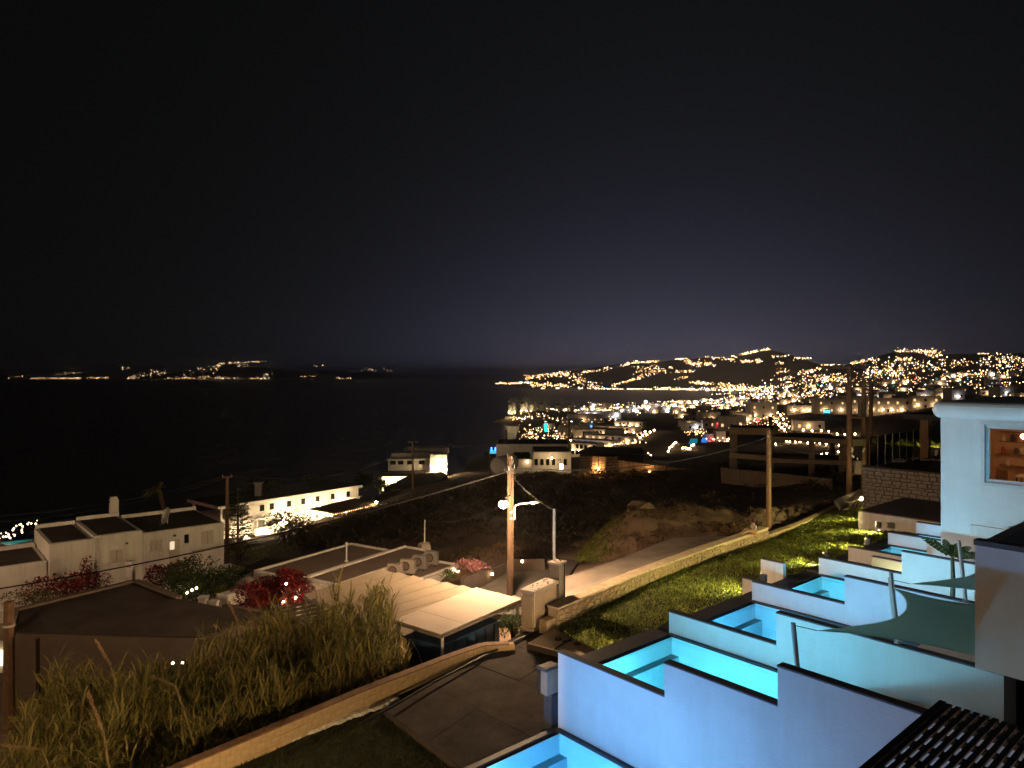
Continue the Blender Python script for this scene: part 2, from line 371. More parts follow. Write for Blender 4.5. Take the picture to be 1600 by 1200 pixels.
def ground(x, y):
    return ZC - depth(800 + FPX*x/max(y, 1), max(y, 12.01))
def hit(px, py, y0=60.0, y1=5000.0):
    Y = y0; best = None; bv = 1e9
    while Y < y1:
        h = depth(px, Y); row = HOR + FPX*h/Y
        if row <= py and h < 60.5: return Y
        if h < 60.5 and row - py < bv: bv = row - py; best = Y
        Y *= 1.012
    return best
cols = list(range(-250, 1851, 12)); rows = []
y = 12.0
while y < 6800: rows.append(y); y *= 1.026
tm = MB()
for y in rows:
    for c in cols: tm.V.append(Vector(((c-800)/FPX*y, y, ZC - depth(c, y))))
nc = len(cols)
for j in range(len(rows)-1):
    for i in range(nc-1): tm.F.append((j*nc+i, j*nc+i+1, (j+1)*nc+i+1, (j+1)*nc+i))
to = tm.obj('terrain', M_soil, smooth=True); tag(to, kind='structure', label='dark scrubby hillside running down to the bay')

M_sea = bpy.data.materials.new('sea_water'); M_sea.use_nodes = True
_t = M_sea.node_tree; _b = _t.nodes['Principled BSDF']; _b.inputs['Base Color'].default_value = (0.0012, 0.0018, 0.003, 1); _b.inputs['Roughness'].default_value = 0.3
_b.inputs['Specular IOR Level'].default_value = 0.3
_c = _t.nodes.new('ShaderNodeTexCoord'); _n = _t.nodes.new('ShaderNodeTexNoise'); _n.inputs['Scale'].default_value = 0.12; _n.inputs['Detail'].default_value = 6
_t.links.new(_c.outputs['Object'], _n.inputs['Vector']); _p = _t.nodes.new('ShaderNodeBump'); _p.inputs['Strength'].default_value = 0.8; _p.inputs['Distance'].default_value = 1.2
_t.links.new(_n.outputs['Fac'], _p.inputs['Height']); _t.links.new(_p.outputs[0], _b.inputs['Normal'])
sea = MB().add([(-30000,-200,0), (30000,-200,0), (30000,30000,0), (-30000,30000,0)], [(0,1,2,3)]).obj('sea', M_sea)
tag(sea, kind='structure', label='black night sea')

isl = MB(); ic = list(range(-160, 700, 14)); ir = 14
def isl_top(px):
    z = 0
    for c, w, a in ((80, 90, 60), (240, 90, 75), (375, 70, 150), (500, 60, 85), (590, 45, 60)): z += a*math.exp(-((px-c)/w)**2)
    return z
for j in range(ir+1):
    Yj = 6450 + j*260
    for c in ic:
        f = math.sin(math.pi*min(1, j/ir)); isl.V.append(Vector(((c-800)/FPX*Yj, Yj, -4 + (isl_top(c)*f + 5*f)*(0.85+0.3*noise.noise((c*.03, j*.4, 0))))))
for j in range(ir):
    for i in range(len(ic)-1):
        n = len(ic); isl.F.append((j*n+i, j*n+i+1, (j+1)*n+i+1, (j+1)*n+i))
tag(isl.obj('island', M_soil, smooth=True), kind='structure', label='low dark islands across the sea')

# ---- the hotel's plan frame: s runs along the row of pools, t towards the hotel
P1 = GH(872, 1017, 7.5)
H = Fr((P1.x, P1.y), 49.0)
def Zh(h): return ZC - h
def SP(px, s):                           # t on the line s=const seen at column px
    k = (px-800)/FPX; a = H.p(s, 0); b = H.p(s, 1); d = b - a
    return (k*a.y - a.x)/(d.x - k*d.y)

# lawn: from the stone wall's foot to the pools' outer edge
LW = [GH(868, 985, 9.45), GH(1000, 917, 9.4), GH(1100, 877, 9.4), GH(1200, 846, 9.4), GH(1300, 795, 9.3), GH(1330, 782, 9.3)]
def lawn_l(f):
    k = f*(len(LW)-1); i = min(int(k), len(LW)-2); return LW[i].lerp(LW[i+1], k-i)
def lawn_r(f):
    s = 3.2 + f*34; q = H.p(s, -0.05 if s < 26 else -0.05-(s-26)*0.45); q.z = Zh(9.1 - 0.75*min(1, f*2.2)); return q
def lawn_p(f, g):
    a, b = lawn_l(f), lawn_r(f); p = a.lerp(b, g); p.z += 0.05*noise.noise((p.x*.8, p.y*.8, 2)) + 0.12*math.sin(math.pi*g); return p
lm = MB(); NA, NB = 60, 16
for i in range(NA+1):
    for j in range(NB+1): lm.V.append(lawn_p(i/NA, j/NB))
for i in range(NA):
    for j in range(NB):
        k = i*(NB+1)+j; lm.F.append((k, k+1, k+NB+2, k+NB+1))
tag(lm.obj('lawn', M_turf, smooth=True), kind='structure', label='lawn between the stone wall and the pools')
gm = MB()
for _ in range(52000):
    f = random.random()**1.15; g = random.random(); p = lawn_p(f, g); a = random.uniform(0, 6.28)
    big = noise.noise((p.x*.5, p.y*.5, 9)) + f*0.5
    l = random.uniform(0.05, 0.10)*(1 + max(0, big)*1.1); w = random.uniform(0.012, 0.022)*(1 + max(0, big)*1.6)
    d = Vector((math.cos(a)*.6, math.sin(a)*.6, 1)).normalized()*l; s = Vector((-math.sin(a), math.cos(a), 0))*w
    n = len(gm.V); gm.V += [p - s, p + s, p + d]; gm.F.append((n, n+1, n+2))
for _ in range(2600):                    # broad leaves of weeds at the far end
    f = random.uniform(.35, .9); g = random.uniform(0.02, .85); p = lawn_p(f, g)
    for k in range(3):
        a = random.uniform(0, 6.28); gm.leaf(p, (math.cos(a), math.sin(a), random.uniform(.5, 1.6)), random.uniform(.10, .2), random.uniform(.05, .10), .2)
tag(gm.obj('grass', M_grass), 'short green grass and weeds covering the lawn', 'grass', kind='stuff')

# concrete road and ramp beyond the stone wall
rd = [GH(872, 946, 9.35), GH(1000, 893, 9.3), GH(1100, 857, 9.3), GH(1160, 838, 9.25), GH(1120, 838, 9.35), GH(1050, 840, 9.5), GH(960, 876, 9.6), GH(880, 902, 9.75), GH(862, 930, 9.7)]
tag(MB().prism(rd, -0.5, 0).obj('concrete_road', M_concrete), kind='structure', label='pale concrete ramp behind the stone wall')
for (c, d) in (((1005, 850+5), (1060, 873)), ((950, 880), (1005, 890)), ((905, 893), (955, 911))):
    a, b = GH(c[0], c[1], 9.5), GH(d[0], d[1], 9.32); a.z += .13; b.z += .03
rd2 = [GH(735, 915, 11.0), GH(800, 872, 11.0), GH(850, 868, 10.9), GH(905, 876, 10.6), GH(885, 905, 10.4), GH(868, 960, 10.5), GH(760, 960, 10.9)]
tag(MB().prism(rd2, -0.6, 0).obj('asphalt_road', M_asphalt), kind='structure', label='dark sunken lane beside the cabinet')

# terrace paving below the hotel, dark grass strip in front of it
pv = bpy.data.objects.new('terrace_paving', None); COL.objects.link(pv); pv.location = GH(760, 1080, 9.8); tag(pv, kind='structure', label='brown paved terrace by the hatch')
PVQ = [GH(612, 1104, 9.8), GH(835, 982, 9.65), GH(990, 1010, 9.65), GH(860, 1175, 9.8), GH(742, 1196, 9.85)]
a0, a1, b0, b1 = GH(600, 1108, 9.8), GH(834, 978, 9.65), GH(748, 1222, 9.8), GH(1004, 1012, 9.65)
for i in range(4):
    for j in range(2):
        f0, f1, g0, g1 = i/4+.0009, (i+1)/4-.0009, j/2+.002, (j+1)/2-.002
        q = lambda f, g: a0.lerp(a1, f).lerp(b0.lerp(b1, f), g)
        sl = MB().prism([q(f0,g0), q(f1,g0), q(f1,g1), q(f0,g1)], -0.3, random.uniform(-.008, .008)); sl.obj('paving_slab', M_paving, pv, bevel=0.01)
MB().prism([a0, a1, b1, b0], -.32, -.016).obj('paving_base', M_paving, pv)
fg = [GH(240, 1260, 10.0), GH(330, 1205, 10.0), GH(620, 1085, 10.0), GH(800, 1000, 9.95), GH(834, 1150, 9.95), GH(640, 1268, 10.0), GH(420, 1400, 10.1)]
tag(MB().prism(fg, -0.8, 0).obj('ground_strip', M_turf), kind='structure', label='dark turf strip under the sandy wall')
sm = MB()
for _ in range(16000):
    f, g = random.random(), random.random(); p = GH(300, 1225, 10.0).lerp(GH(640, 1092, 10.0), f).lerp(GH(640, 1330, 10.0).lerp(GH(770, 1215, 10.0), f), g); a = random.uniform(0, 6.28)
    l = random.uniform(.05, .13); s = Vector((-math.sin(a), math.cos(a), 0))*.012; d = Vector((math.cos(a)*.6, math.sin(a)*.6, 1)).normalized()*l
    n = len(sm.V); sm.V += [p - s, p + s, p + d]; sm.F.append((n, n+1, n+2))
tag(sm.obj('rough_grass', leafmat('shaded_blade', (.022, .028, .010), (.05, .052, .022))), 'grass darkened in colour to look unlit, between the sandy wall and the terrace', 'grass', kind='stuff')  # blade colour darkened in place of shade, since the warm lamp reaches here
# ================================================================== the hotel: walls, pools, sails
WS = [0.0, 4.9, 9.8, 14.9, 17.6, 21.8, 25.3]
WLAB = ['long stepped white wall nearest the viewer, beside the largest lit pool', 'second stepped pool wall from the viewer, under the large grey-green sail',
        'third stepped pool wall from the viewer, grey post leaning beside it', 'fourth stepped pool wall, in front of the amber-lit wall',
        'short pale blue pool wall just behind the amber-lit wall', 'second farthest pale blue pool wall', 'farthest pale blue pool wall by the flat-topped white box']
SEG = [[(0, 3.5, 7.5), (3.5, 6.3, 6.72), (6.3, 12.5, 5.92)], [(0, 3.6, 7.5), (3.6, 9.1, 6.62)], [(0, 3.3, 7.5), (3.3, 9.1, 6.6)],
       [(0, 3.15, 7.5), (3.15, 9.1, 6.66)], [(0, 3.1, 7.5), (3.1, 3.9, 6.75)], [(0, 3.9, 7.5)], [(0, 3.9, 7.5)]]
for k, s in enumerate(WS):
    w = thing('pool_wall', H.p(s, 0, Zh(10.8)), WLAB[k], 'wall', 'stepped walls between the pools')
    for i, (t0, t1, h) in enumerate(SEG[k]):
        MB().fbox(H, s, s+.22, t0 + (0.002 if i else 0), t1, Zh(10.8), Zh(h)-.045).obj('wall_panel', M_render, w)
        MB().fbox(H, s-.012, s+.232, t0-.012, t1 + (.0 if i+1 < len(SEG[k]) else .012), Zh(h)-.043, Zh(h)).obj('coping', M_cap, w, bevel=.008)
E_pool = [glow('pool_bulb_near', (0.17, 0.48, 1.0), 820), glow('pool_bulb_cyan', (0.20, 0.68, 0.95), 1150), glow('pool_bulb_blue', (0.18, 0.60, 1.0), 1000), glow('pool_bulb_far', (0.20, 0.62, 0.92), 480)]
def pool(s0, s1, hc, label, em, t1=5.7, n=2, t0=0.0, out=.6):
    p = thing('swimming_pool', H.p(s0, t0, Zh(hc+1.5)), label, 'pool', 'lit plunge pools in a row')
    hw = hc + .06
    ti = t0 + .2
    c = MB().fbox(H, s0, s1, t0-out, ti-.14, Zh(hc+1.6), Zh(hc)); c.obj('coping', M_slate, p, bevel=.01)                  # raised outer edge
    MB().fbox(H, s0, s0+.18, ti-.14, t1, Zh(hc+1.6), Zh(hc+.01)).obj('coping', M_slate, p)
    MB().fbox(H, s1-.14, s1-.004, ti-.14, t1, Zh(hc+1.6), Zh(hc-.03)).obj('coping', M_slate, p)
    b = MB(); a0, a1 = s0+.182, s1-.142; zb, zt = Zh(hc+1.35), Zh(hw)+.03
    q = [H.p(a0, ti, zb), H.p(a0, t1, zb), H.p(a1, t1, zb), H.p(a1, ti, zb)]; u = [Vector((v.x, v.y, zt)) for v in q]
    b.add(q + u, [(0,1,2,3), (0,4,5,1), (1,5,6,2), (2,6,7,3), (3,7,4,0)]); b.obj('basin', M_tile, p)
    MB().fbox(H, a0+.003, a1-.003, ti-.137, ti+.28, Zh(hw+1.3), Zh(hw+.5)).obj('shallow_ledge', M_ledge, p)
    MB().add([H.p(a0+.002, ti-.135, Zh(hw)), H.p(a0+.002, t1-.002, Zh(hw)), H.p(a1-.002, t1-.002, Zh(hw)), H.p(a1-.002, ti-.135, Zh(hw))], [(0,1,2,3)]).obj('water', M_water, p)
    for i in range(n):
        tl_ = ti + .5 + (t1-ti-.5)*(i+.5)/n; MB().fbox(H, a0+.01, a0+.04, tl_-.12, tl_+.12, Zh(hw+.42), Zh(hw+.20)).obj('pool_lamp', em, p)
    return p
pool(-4.68, 0.0, 9.57, 'glowing pool cut by the bottom edge, below the nearest wall', E_pool[0], 5.2, 3, 0.0, .12)
pool(0.22, 4.9, 8.2, 'largest glowing pool, behind the nearest stepped wall', E_pool[1])
pool(5.12, 9.8, 8.2, 'second glowing pool from the viewer, between second and third wall', E_pool[2])
pool(10.02, 14.9, 8.2, 'third glowing pool, with dark raised edge by the bright grass', E_pool[1])
pool(15.12, 17.6, 8.15, 'narrow strip of glowing pool left of the amber wall', E_pool[3], 5.0, 1)
pool(17.82, 21.8, 8.1, 'glowing pool behind the amber wall, second farthest', E_pool[3], 3.8)
pool(22.02, 25.3, 8.1, 'farthest small glowing pool', E_pool[3], 3.8)
# corner block of the nearest wall: gutter box, dark void
gb = thing('gutter_box', H.p(-.4, -.45, Zh(9.9)), 'small dark box with white panel at the near wall corner', 'box')
MB().fbox(H, -.28, .19, -.40, -.14, Zh(8.7), Zh(8.05)).obj('panel', M_concrete, gb, bevel=.02)
MB().fbox(H, -.34, .2, -.5, -.13, Zh(8.05), Zh(7.96)).obj('lid', M_slate, gb, bevel=.02)
MB().fbox(H, -.1, .19, -.46, -.16, Zh(9.95), Zh(8.76)).obj('foot', M_slate, gb)
MB().tube([H.p(-.31, -.44, Zh(8.1)), H.p(-.33, -.46, Zh(8.5)), H.p(-.31, -.44, Zh(8.72))], .018).obj('strap', M_black, gb)
# pool decks
for (s0, s1, hd, n) in ((0.22, 4.9, 8.05, 1), (5.12, 9.8, 8.05, 2), (10.02, 14.9, 8.05, 3), (-4.68, 0, 9.5, 0)):
    tag(MB().fbox(H, s0, s1, 5.71 if n else 5.21, 12.4 if n == 0 else 9.3, Zh(hd+1.2), Zh(hd)).obj('pool_deck', M_render), kind='structure')
# amber wall and beige stub walls with their lamps
am = thing('planter_wall', H.p(16.2, 1.5, Zh(9)), 'low amber-lit wall between two pale blue pool walls', 'wall')
M_ochre = mat('ochre_render', (0.55, 0.38, 0.16), 0.9, 0.06, 2)
MB().fbox(H, 16.3, 16.5, SP(1362, 16.3), SP(1427, 16.3), Zh(8.6), Zh(7.42)-.03).obj('wall_panel', M_ochre, am)
MB().fbox(H, 16.29, 16.51, SP(1362, 16.3)-.01, SP(1427, 16.3), Zh(7.42)-.03, Zh(7.42)).obj('coping', M_cap, am)
MB().ball(H.p(15.6, 2.6, Zh(8.0)), .05).obj('bulb', glow('amber_bulb', (1.0, 0.5, 0.1), 300), am)
for (s, t0, t1, h, lab) in ((13.2, -1.6, -.62, 7.62, 'low beige wall lit warm, standing out from the pools onto the lawn'), (11.4, -1.35, -.62, 8.0, 'small beige block on the lawn beside the third pool')):
    b = thing('stub_wall', H.p(s, t0, Zh(8.9)), lab, 'wall'); MB().fbox(H, s, s+.2, t0, t1, Zh(9.2), Zh(h)).obj('wall_panel', M_white, b, bevel=.01)
    MB().fbox(H, s-.008, s+.21, t0-.008, t1, Zh(h)+.001, Zh(h)+.03).obj('coping', M_cap, b)
E_wallfill = glow('stone_wall_fill', (1.0, .66, .34), 6000)
# lawn spotlights on the pools' outer edge; last two added to light the stone wall
for k, (s, t, lab) in enumerate(((12.2, -.9, 'third pool'), (17.3, -.8, 'fifth pool wall'), (21.6, -.8, 'second farthest pool wall'), (25.8, -2.0, 'flat-topped white box'), (29.6, -3.9, 'left corner of the white box'), (4.2, -.75, 'largest pool, added to light the stone wall'), (8.6, -.75, 'second pool, added to light the stone wall'))):
    l = thing('lawn_spotlight', H.p(s, t, Zh(8.45)), 'small yellow ground spotlight on the lawn by the ' + lab, 'spotlight', 'spotlights on the lawn')
    MB().lathe(H.p(s, t, Zh(8.6)), [(.05, 0), (.06, .22), (.04, .26)], 8).obj('housing', M_dsteel, l)
    zl = Zh(8.05 if k < 5 else 8.75); MB().ball(H.p(s, t-.02, zl), .05).obj('bulb', E_lawn if k < 5 else E_wallfill, l)
    MB().fbox(H, s+.08, s+.1, t-.2, t+.08, zl-.15, zl+.12).obj('side_shield', M_dsteel, l); MB().fbox(H, s-.1, s-.08, t-.12, t+.08, zl-.15, zl+.12).obj('side_shield', M_dsteel, l); MB().fbox(H, s-.1, s+.1, t+.08, t+.1, zl-.15, zl+.12).obj('back_shield', M_dsteel, l); MB().fbox(H, s-.1, s+.1, t-.1, t+.1, zl+.12, zl+.14).obj('hood', M_dsteel, l)

# shade sails and their posts
def sail(cs, bows, name_label, n=18):
    c = [H.p(s, t, Zh(h)) for s, t, h in cs]; mid = sum(c, Vector())/4; mb = MB()
    for i in range(n+1):
        for j in range(n+1):
            u, v = i/n, j/n
            p = c[0]*(1-u)*(1-v) + c[1]*u*(1-v) + c[2]*u*v + c[3]*(1-u)*v
            # edges: 0-1 (v=0), 1-2 (u=1), 2-3 (v=1), 3-0 (u=0)
            d = Vector()
            for e, (A, B, w, q) in enumerate(((c[0], c[1], (1-v)**1.5, u), (c[1], c[2], u**1.5, v), (c[2], c[3], v**1.5, 1-u), (c[3], c[0], (1-u)**1.5, 1-v))):
                m = (A+B)/2; d += (mid - m)*bows[e]*4*q*(1-q)*w
            p = p + d; p.z += -0.10*math.sin(math.pi*u)*math.sin(math.pi*v) + 0.02*math.sin(9*u+4*v)
            mb.V.append(p)
    for i in range(n):
        for j in range(n):
            k = i*(n+1)+j; mb.F.append((k, k+1, k+n+2, k+n+1))
    t = thing('shade_sail', c[0], name_label, 'shade sail', 'shade sails over the pool terraces')
    o = mb.obj('cloth', M_sail, t, smooth=True)
    so = o.modifiers.new('thick', 'SOLIDIFY'); so.thickness = 0.006
    return t, c, mb
def sail_unit(o, lab):
    t, c, mb = sail([(o+.75, 6.75, 5.28), (o+4.2, 6.9, 5.06), (o+4.45, 9.25, 5.0), (o+2.55, 9.25, 5.55)], (.62, .12, .05, .10), lab)
    for i, (s, tt, h, zb_) in enumerate(((o+.45, 6.4, 5.15, 8.05), (o+5.01, 6.55, 4.9, 6.6))):
        pt = thing('sail_post', H.p(s, tt+.25, Zh(zb_)), ('leaning grey post holding the near corner of the ' if i == 0 else 'leaning grey post at the far corner of the ') + lab, 'post', 'sail posts')
        MB().tube([H.p(s, tt+.3*(8.05-4.9)/3.15*(zb_-h)/2.9, Zh(zb_)), H.p(s, tt, Zh(h))], .05, 10).obj('tube', M_steel, pt, smooth=False)
        MB().tube([H.p(s, tt+.02, Zh(h)-.04), c[i]], .008, 5).obj('turnbuckle', M_dsteel, pt)
        MB().lathe(H.p(s, tt+.3*(zb_-h)/2.9, Zh(zb_)), [(.1, 0), (.1, .02), (.055, .03)], 10).obj('base_plate', M_steel, pt)
sail_unit(0.0, 'large grey-green shade sail in front')
sail_unit(4.9, 'second grey shade sail behind it')
# the sail above the balcony
c = [PX(1532, 864, 15.6), PX(1574, 823, 18.5), PX(1720, 800, 17.5), PX(1720, 872, 14.6)]
mb = MB()
for i in range(13):
    for j in range(13):
        u, v = i/12, j/12; p = c[0]*(1-u)*(1-v) + c[1]*u*(1-v) + c[2]*u*v + c[3]*(1-u)*v; p += Vector((.5, -.1, 0))*4*u*(1-u)*(1-v)**1.5 + Vector((0, 0, -.1))*math.sin(math.pi*u)*math.sin(math.pi*v); mb.V.append(p)
for i in range(12):
    for j in range(12): k = i*13+j; mb.F.append((k, k+1, k+14, k+13))
tp = thing('shade_sail', c[0], 'pale green sail stretched above the blue balcony at the right edge', 'shade sail', 'shade sails over the pool terraces'); mb.obj('cloth', M_sail, tp, smooth=True)
MB().tube([c[0], c[0] - Vector((.0, 0, .35))], .02).obj('fixing', M_dsteel, tp)

# near balcony block and facade at the right edge
bal = thing('balcony', H.p(2.4, 9.1, Zh(5.75)), 'blue-grey balcony block jutting in at the right edge', 'balcony')
MB().fbox(H, 2.4, 2.62, 9.1, 13.0, Zh(5.75), Zh(3.36)).obj('parapet', M_render, bal)
MB().fbox(H, 2.38, 2.64, 9.08, 13.0, Zh(3.36)+.002, Zh(3.26)).obj('coping', M_cap, bal)
MB().fbox(H, 2.622, 7.0, 9.1, 9.3, Zh(5.75), Zh(3.36)).obj('parapet', M_render, bal)
MB().fbox(H, 2.622, 7.0, 9.302, 13.0, Zh(5.75), Zh(5.5)).obj('floor_slab', M_render, bal)
fc = thing('hotel_facade', H.p(2.7, 9.35, Zh(8.05)), 'dark glazed hotel front under the blue balcony', 'building')
MB().fbox(H, 2.7, 16.0, 9.5, 9.7, Zh(8.05), Zh(5.76)).obj('glass_door', M_glassdk, fc)
MB().fbox(H, 7.0, 16.0, 9.4, 12.5, Zh(5.75), Zh(2.6)).obj('wall', M_render, fc)
# far hotel house with the lit window
S0, T0 = 16.5, 3.95
hb = thing('hotel_building', H.p(S0, T0, Zh(8.3)), 'pale hotel house with rounded roof edge and lit dining window', 'building')
W0, W1, ZW0, ZW1 = T0+1.45, T0+4.6, Zh(4.0), Zh(1.9)
for (t0, t1, z0, z1) in ((T0, W0, Zh(8.3), Zh(1.72)), (W0, W1, Zh(8.3), ZW0), (W0, W1, ZW1, Zh(1.72)), (W1, T0+9, Zh(8.3), Zh(1.72))):
    MB().fbox(H, S0, S0+.25, t0, t1, z0, z1).obj('wall', M_render, hb)
MB().fbox(H, S0+.25, S0+8, T0, T0+.25, Zh(8.3), Zh(1.72)).obj('wall', M_render, hb)
MB().fbox(H, S0+5.2, S0+5.4, T0+.26, T0+9, Zh(8.3), Zh(1.73)).obj('room_wall', mat('room_wall', (.55, .36, .24), .9, .15, 3), hb)
MB().fbox(H, S0+.26, S0+5.2, T0+.26, T0+9, Zh(4.9), Zh(4.8)).obj('room_floor', mat('room_floor', (.3, .2, .13), .7), hb)
MB().fbox(H, S0-.35, S0+8.4, T0-.25, T0+9.4, Zh(1.72), Zh(1.08)).obj('roof', M_render, hb, bevel=.28, seg=4)
MB().fbox(H, S0-.06, S0-.002, T0+1.0, T0+6, Zh(8.3), Zh(5.6)).obj('plaster_panel', M_white, hb, bevel=.02)
wf = MB()
for (t0, t1, z0, z1) in ((W0-.12, W0, ZW0-.12, ZW1+.12), (W1, W1+.12, ZW0-.12, ZW1+.12), (W0, W1, ZW0-.12, ZW0), (W0, W1, ZW1, ZW1+.12)): wf.fbox(H, S0-.05, S0+.12, t0, t1, z0, z1)
wfo = wf.obj('window', M_pipe, hb)
wi = MB()
for (t0, t1, z0, z1) in ((W0+.002, W0+.13, ZW0, ZW1), (W1-.13, W1-.002, ZW0, ZW1), (W0+.13, W1-.13, ZW0, ZW0+.13), (W0+.13, W1-.13, ZW1-.13, ZW1)): wi.fbox(H, S0+.03, S0+.10, t0, t1, z0, z1)
wi.obj('sash', M_pipe, wfo)
MB().fbox(H, S0+.06, S0+.068, W0+.12, W1-.12, ZW0+.12, ZW1-.12).obj('pane', clear_pane('window_pane', (.95, .95, .93)), wfo)
# things in the lit dining room
def rm(s, t, z): return H.p(S0+s, T0+t, Zh(4.8)+z)
tb = thing('dining_table', rm(1.6, 3.0, 0), 'round white dining table near the lit window', 'table')
MB().lathe(rm(1.6, 3.1, .72), [(.7, 0), (.72, .03), (.7, .06)], 20).obj('tabletop', M_white, tb); MB().lathe(rm(1.6, 3.1, .0), [(.3, 0), (.05, .05), (.05, .72)], 10).obj('leg', M_wood, tb)
tb2 = thing('dining_table', rm(3.4, 2.2, 0), 'small dining table deeper in the lit room', 'table')
MB().fbox(H, S0+3.0, S0+3.8, T0+1.6, T0+2.7, Zh(4.8)+.7, Zh(4.8)+.75).obj('tabletop', M_canopy, tb2)
for a in (3.05, 3.7):
    for b in (1.65, 2.6): MB().fbox(H, S0+a, S0+a+.05, T0+b, T0+b+.05, Zh(4.8), Zh(4.8)+.7).obj('leg', M_wood, tb2)
for i, (s, t) in enumerate(((.9, 2.6), (2.4, 3.6), (2.8, 1.2))):
    ch = thing('dining_chair', rm(s, t, 0), ('wooden chair by the window', 'wooden chair behind the round table', 'wooden chair at the far table')[i] + ' in the lit dining room', 'chair')
    MB().fbox(H, S0+s-.2, S0+s+.2, T0+t-.2, T0+t+.2, Zh(4.8)+.43, Zh(4.8)+.47).obj('seat', M_wood, ch)
    MB().fbox(H, S0+s+.16, S0+s+.2, T0+t-.2, T0+t+.2, Zh(4.8)+.47, Zh(4.8)+.95).obj('backrest', M_wood, ch)
    for a in (-.18, .14):
        for b in (-.18, .14): MB().fbox(H, S0+s+a, S0+s+a+.04, T0+t+b, T0+t+b+.04, Zh(4.8), Zh(4.8)+.43).obj('leg', M_wood, ch)
shf = thing('wall_shelf', rm(4.9, 2, 0), 'wooden shelf rack with jars on the lit room wall', 'shelf')
for z in (.9, 1.4, 1.9, 2.3): MB().fbox(H, S0+4.9, S0+5.19, T0+.6, T0+4.6, Zh(4.8)+z, Zh(4.8)+z+.03).obj('shelf_board', M_wood, shf)
for k in range(44):
    z = random.choice((.93, 1.43, 1.93)); t = random.uniform(.7, 4.5); mj = random.choice((M_red, M_canopy, M_dsteel, M_ochre, M_rock))
    MB().lathe(rm(5.03, t, z), [(.07, 0), (.08, .15), (.04, random.uniform(.2, .32))], 7).obj('jar', mat('jar%d' % (k % 5), [(.3,.05,.04), (.5,.3,.15), (.06,.05,.05), (.6,.5,.35), (.2,.1,.05)][k % 5], .5), shf)
cl_ = thing('room_column', rm(2.2, 3.9, 0), 'pale column inside the lit dining room', 'column'); MB().fbox(H, S0+2.6, S0+2.9, T0+3.0, T0+3.3, Zh(4.8), Zh(1.75)).obj('shaft', M_white, cl_)
for i, (s, t, z) in enumerate(((2.6, 2.0, 2.35), (1.4, 3.4, 2.6), (4.0, 2.9, 1.9))):
    l = thing('pendant_lamp', rm(s, t, z), ('orange pendant lamp left in the window', 'orange pendant lamp right in the window', 'small orange lamp deep in the dining room')[i], 'lamp')
    MB().ball(rm(s, t, z), .09).obj('bulb', glow('room_bulb', (1.0, .50, .22), 90), l); MB().tube([rm(s, t, z), rm(s, t, 3.05)], .01, 4).obj('cord', M_black, l)

# pergola at the lower right corner
pg0 = GH(1480, 1100, 3.5); PF = Fr((pg0.x, pg0.y), 49.0)
pg = thing('pergola', pg0 - Vector((0, 0, 2.6)), 'dark slatted pergola roof in the lower right corner', 'pergola')
slat = MB().fbox(Fr((0,0), 49.0), -3.4, 0, 0, .05, -.01, .01); sm_ = None
for k in range(30):
    if sm_ is None:
        o = slat.obj('slat', M_dsteel); sm_ = o.data; o.parent = pg; o.location = PF.p(0, k*.083, pg0.z) - pg.location
    else: put(sm_, 'slat', pg, PF.p(0, k*.083, pg0.z))
for s in (-.04, -.38, -.72, -1.06, -1.4, -1.74, -2.08, -2.42, -2.76): MB().fbox(PF, s-.03, s+.01, -.01, 2.5, pg0.z-.065, pg0.z-.011).obj('beam', M_dsteel, pg)
MB().fbox(PF, -3.4, -.0, -.012, -.072, pg0.z-.08, pg0.z+.02).obj('edge_beam', M_dsteel, pg)
for s in (-.15, -3.2): MB().fbox(PF, s-.1, s, 2.3, 2.4, pg0.z-6.0, pg0.z-.08).obj('post', M_dsteel, pg)
tl = thing('assumed_terrace_lamp', PF.p(-1.6, 1.9, pg0.z-2.0), 'assumed warm lamp under the slatted pergola', 'lamp'); MB().ball(PF.p(-1.0, 2.15, pg0.z-1.2), .06).obj('bulb', glow('assumed_terrace_bulb', (1, .62, .40), 700), tl)  # lamp itself unseen, assumed from the warm light between the slats
MB().fbox(PF, -1.1, -.9, 2.24, 2.29, pg0.z-1.3, pg0.z-1.1).obj('bracket', M_dsteel, tl)

tag(MB().fbox(H, -9.6, -4.8, 10.7, 15.0, Zh(6.6), Zh(6.3)).obj('upper_terrace', M_white), kind='structure')
# bird-of-paradise plant in front of the far hotel house
bp0 = H.p(12.3, 5.6, Zh(8.05)); pl = thing('banana_plant', bp0, 'broad-leaved palm-like plant in front of the hotel house', 'plant')
top = PX(1488, 872, bp0.y)
MB().tube([bp0, bp0.lerp(top, .6) + Vector((.05, 0, 0)), top], [.10, .08, .06]).obj('trunk', M_trunk, pl)
for k, (dx, dz, L, w) in enumerate(((-1.0, 1.25, 1.25, .30), (-.55, 1.3, 1.0, .30), (.12, 1.2, .75, .34), (.75, .9, .8, .26), (1.1, .55, 1.0, .26), (.5, .35, .9, .24), (-.25, .9, .8, .24))):
    d = Vector((dx, random.uniform(-.4, .4), dz)).normalized(); mb = MB(); n = 9; side = Vector((0.25, -1, .2)).cross(d).normalized(); rib = [top + d*L*(i/n)*1.0 - Vector((0,0,1))*(.28*L*(i/n)**2) for i in range(n+1)]
    for i in range(2, n+1):
        wid = w*.5*math.sin(math.pi*min(1, (i-1.2)/(n-.6)))**.6
        for sgn in (-1, 1):
            a, b = rib[i-1], rib[i]; o_ = side*sgn*wid + d*.08 + Vector((0, 0, -.06))
            mb.add([a, a.lerp(b, .93), a.lerp(b, .93) + o_, a + o_*.97], [(0,1,2,3)])
    lf = mb.obj('leaf', M_green, pl); MB().tube(rib, .012, 4).obj('rib', M_ice, lf)

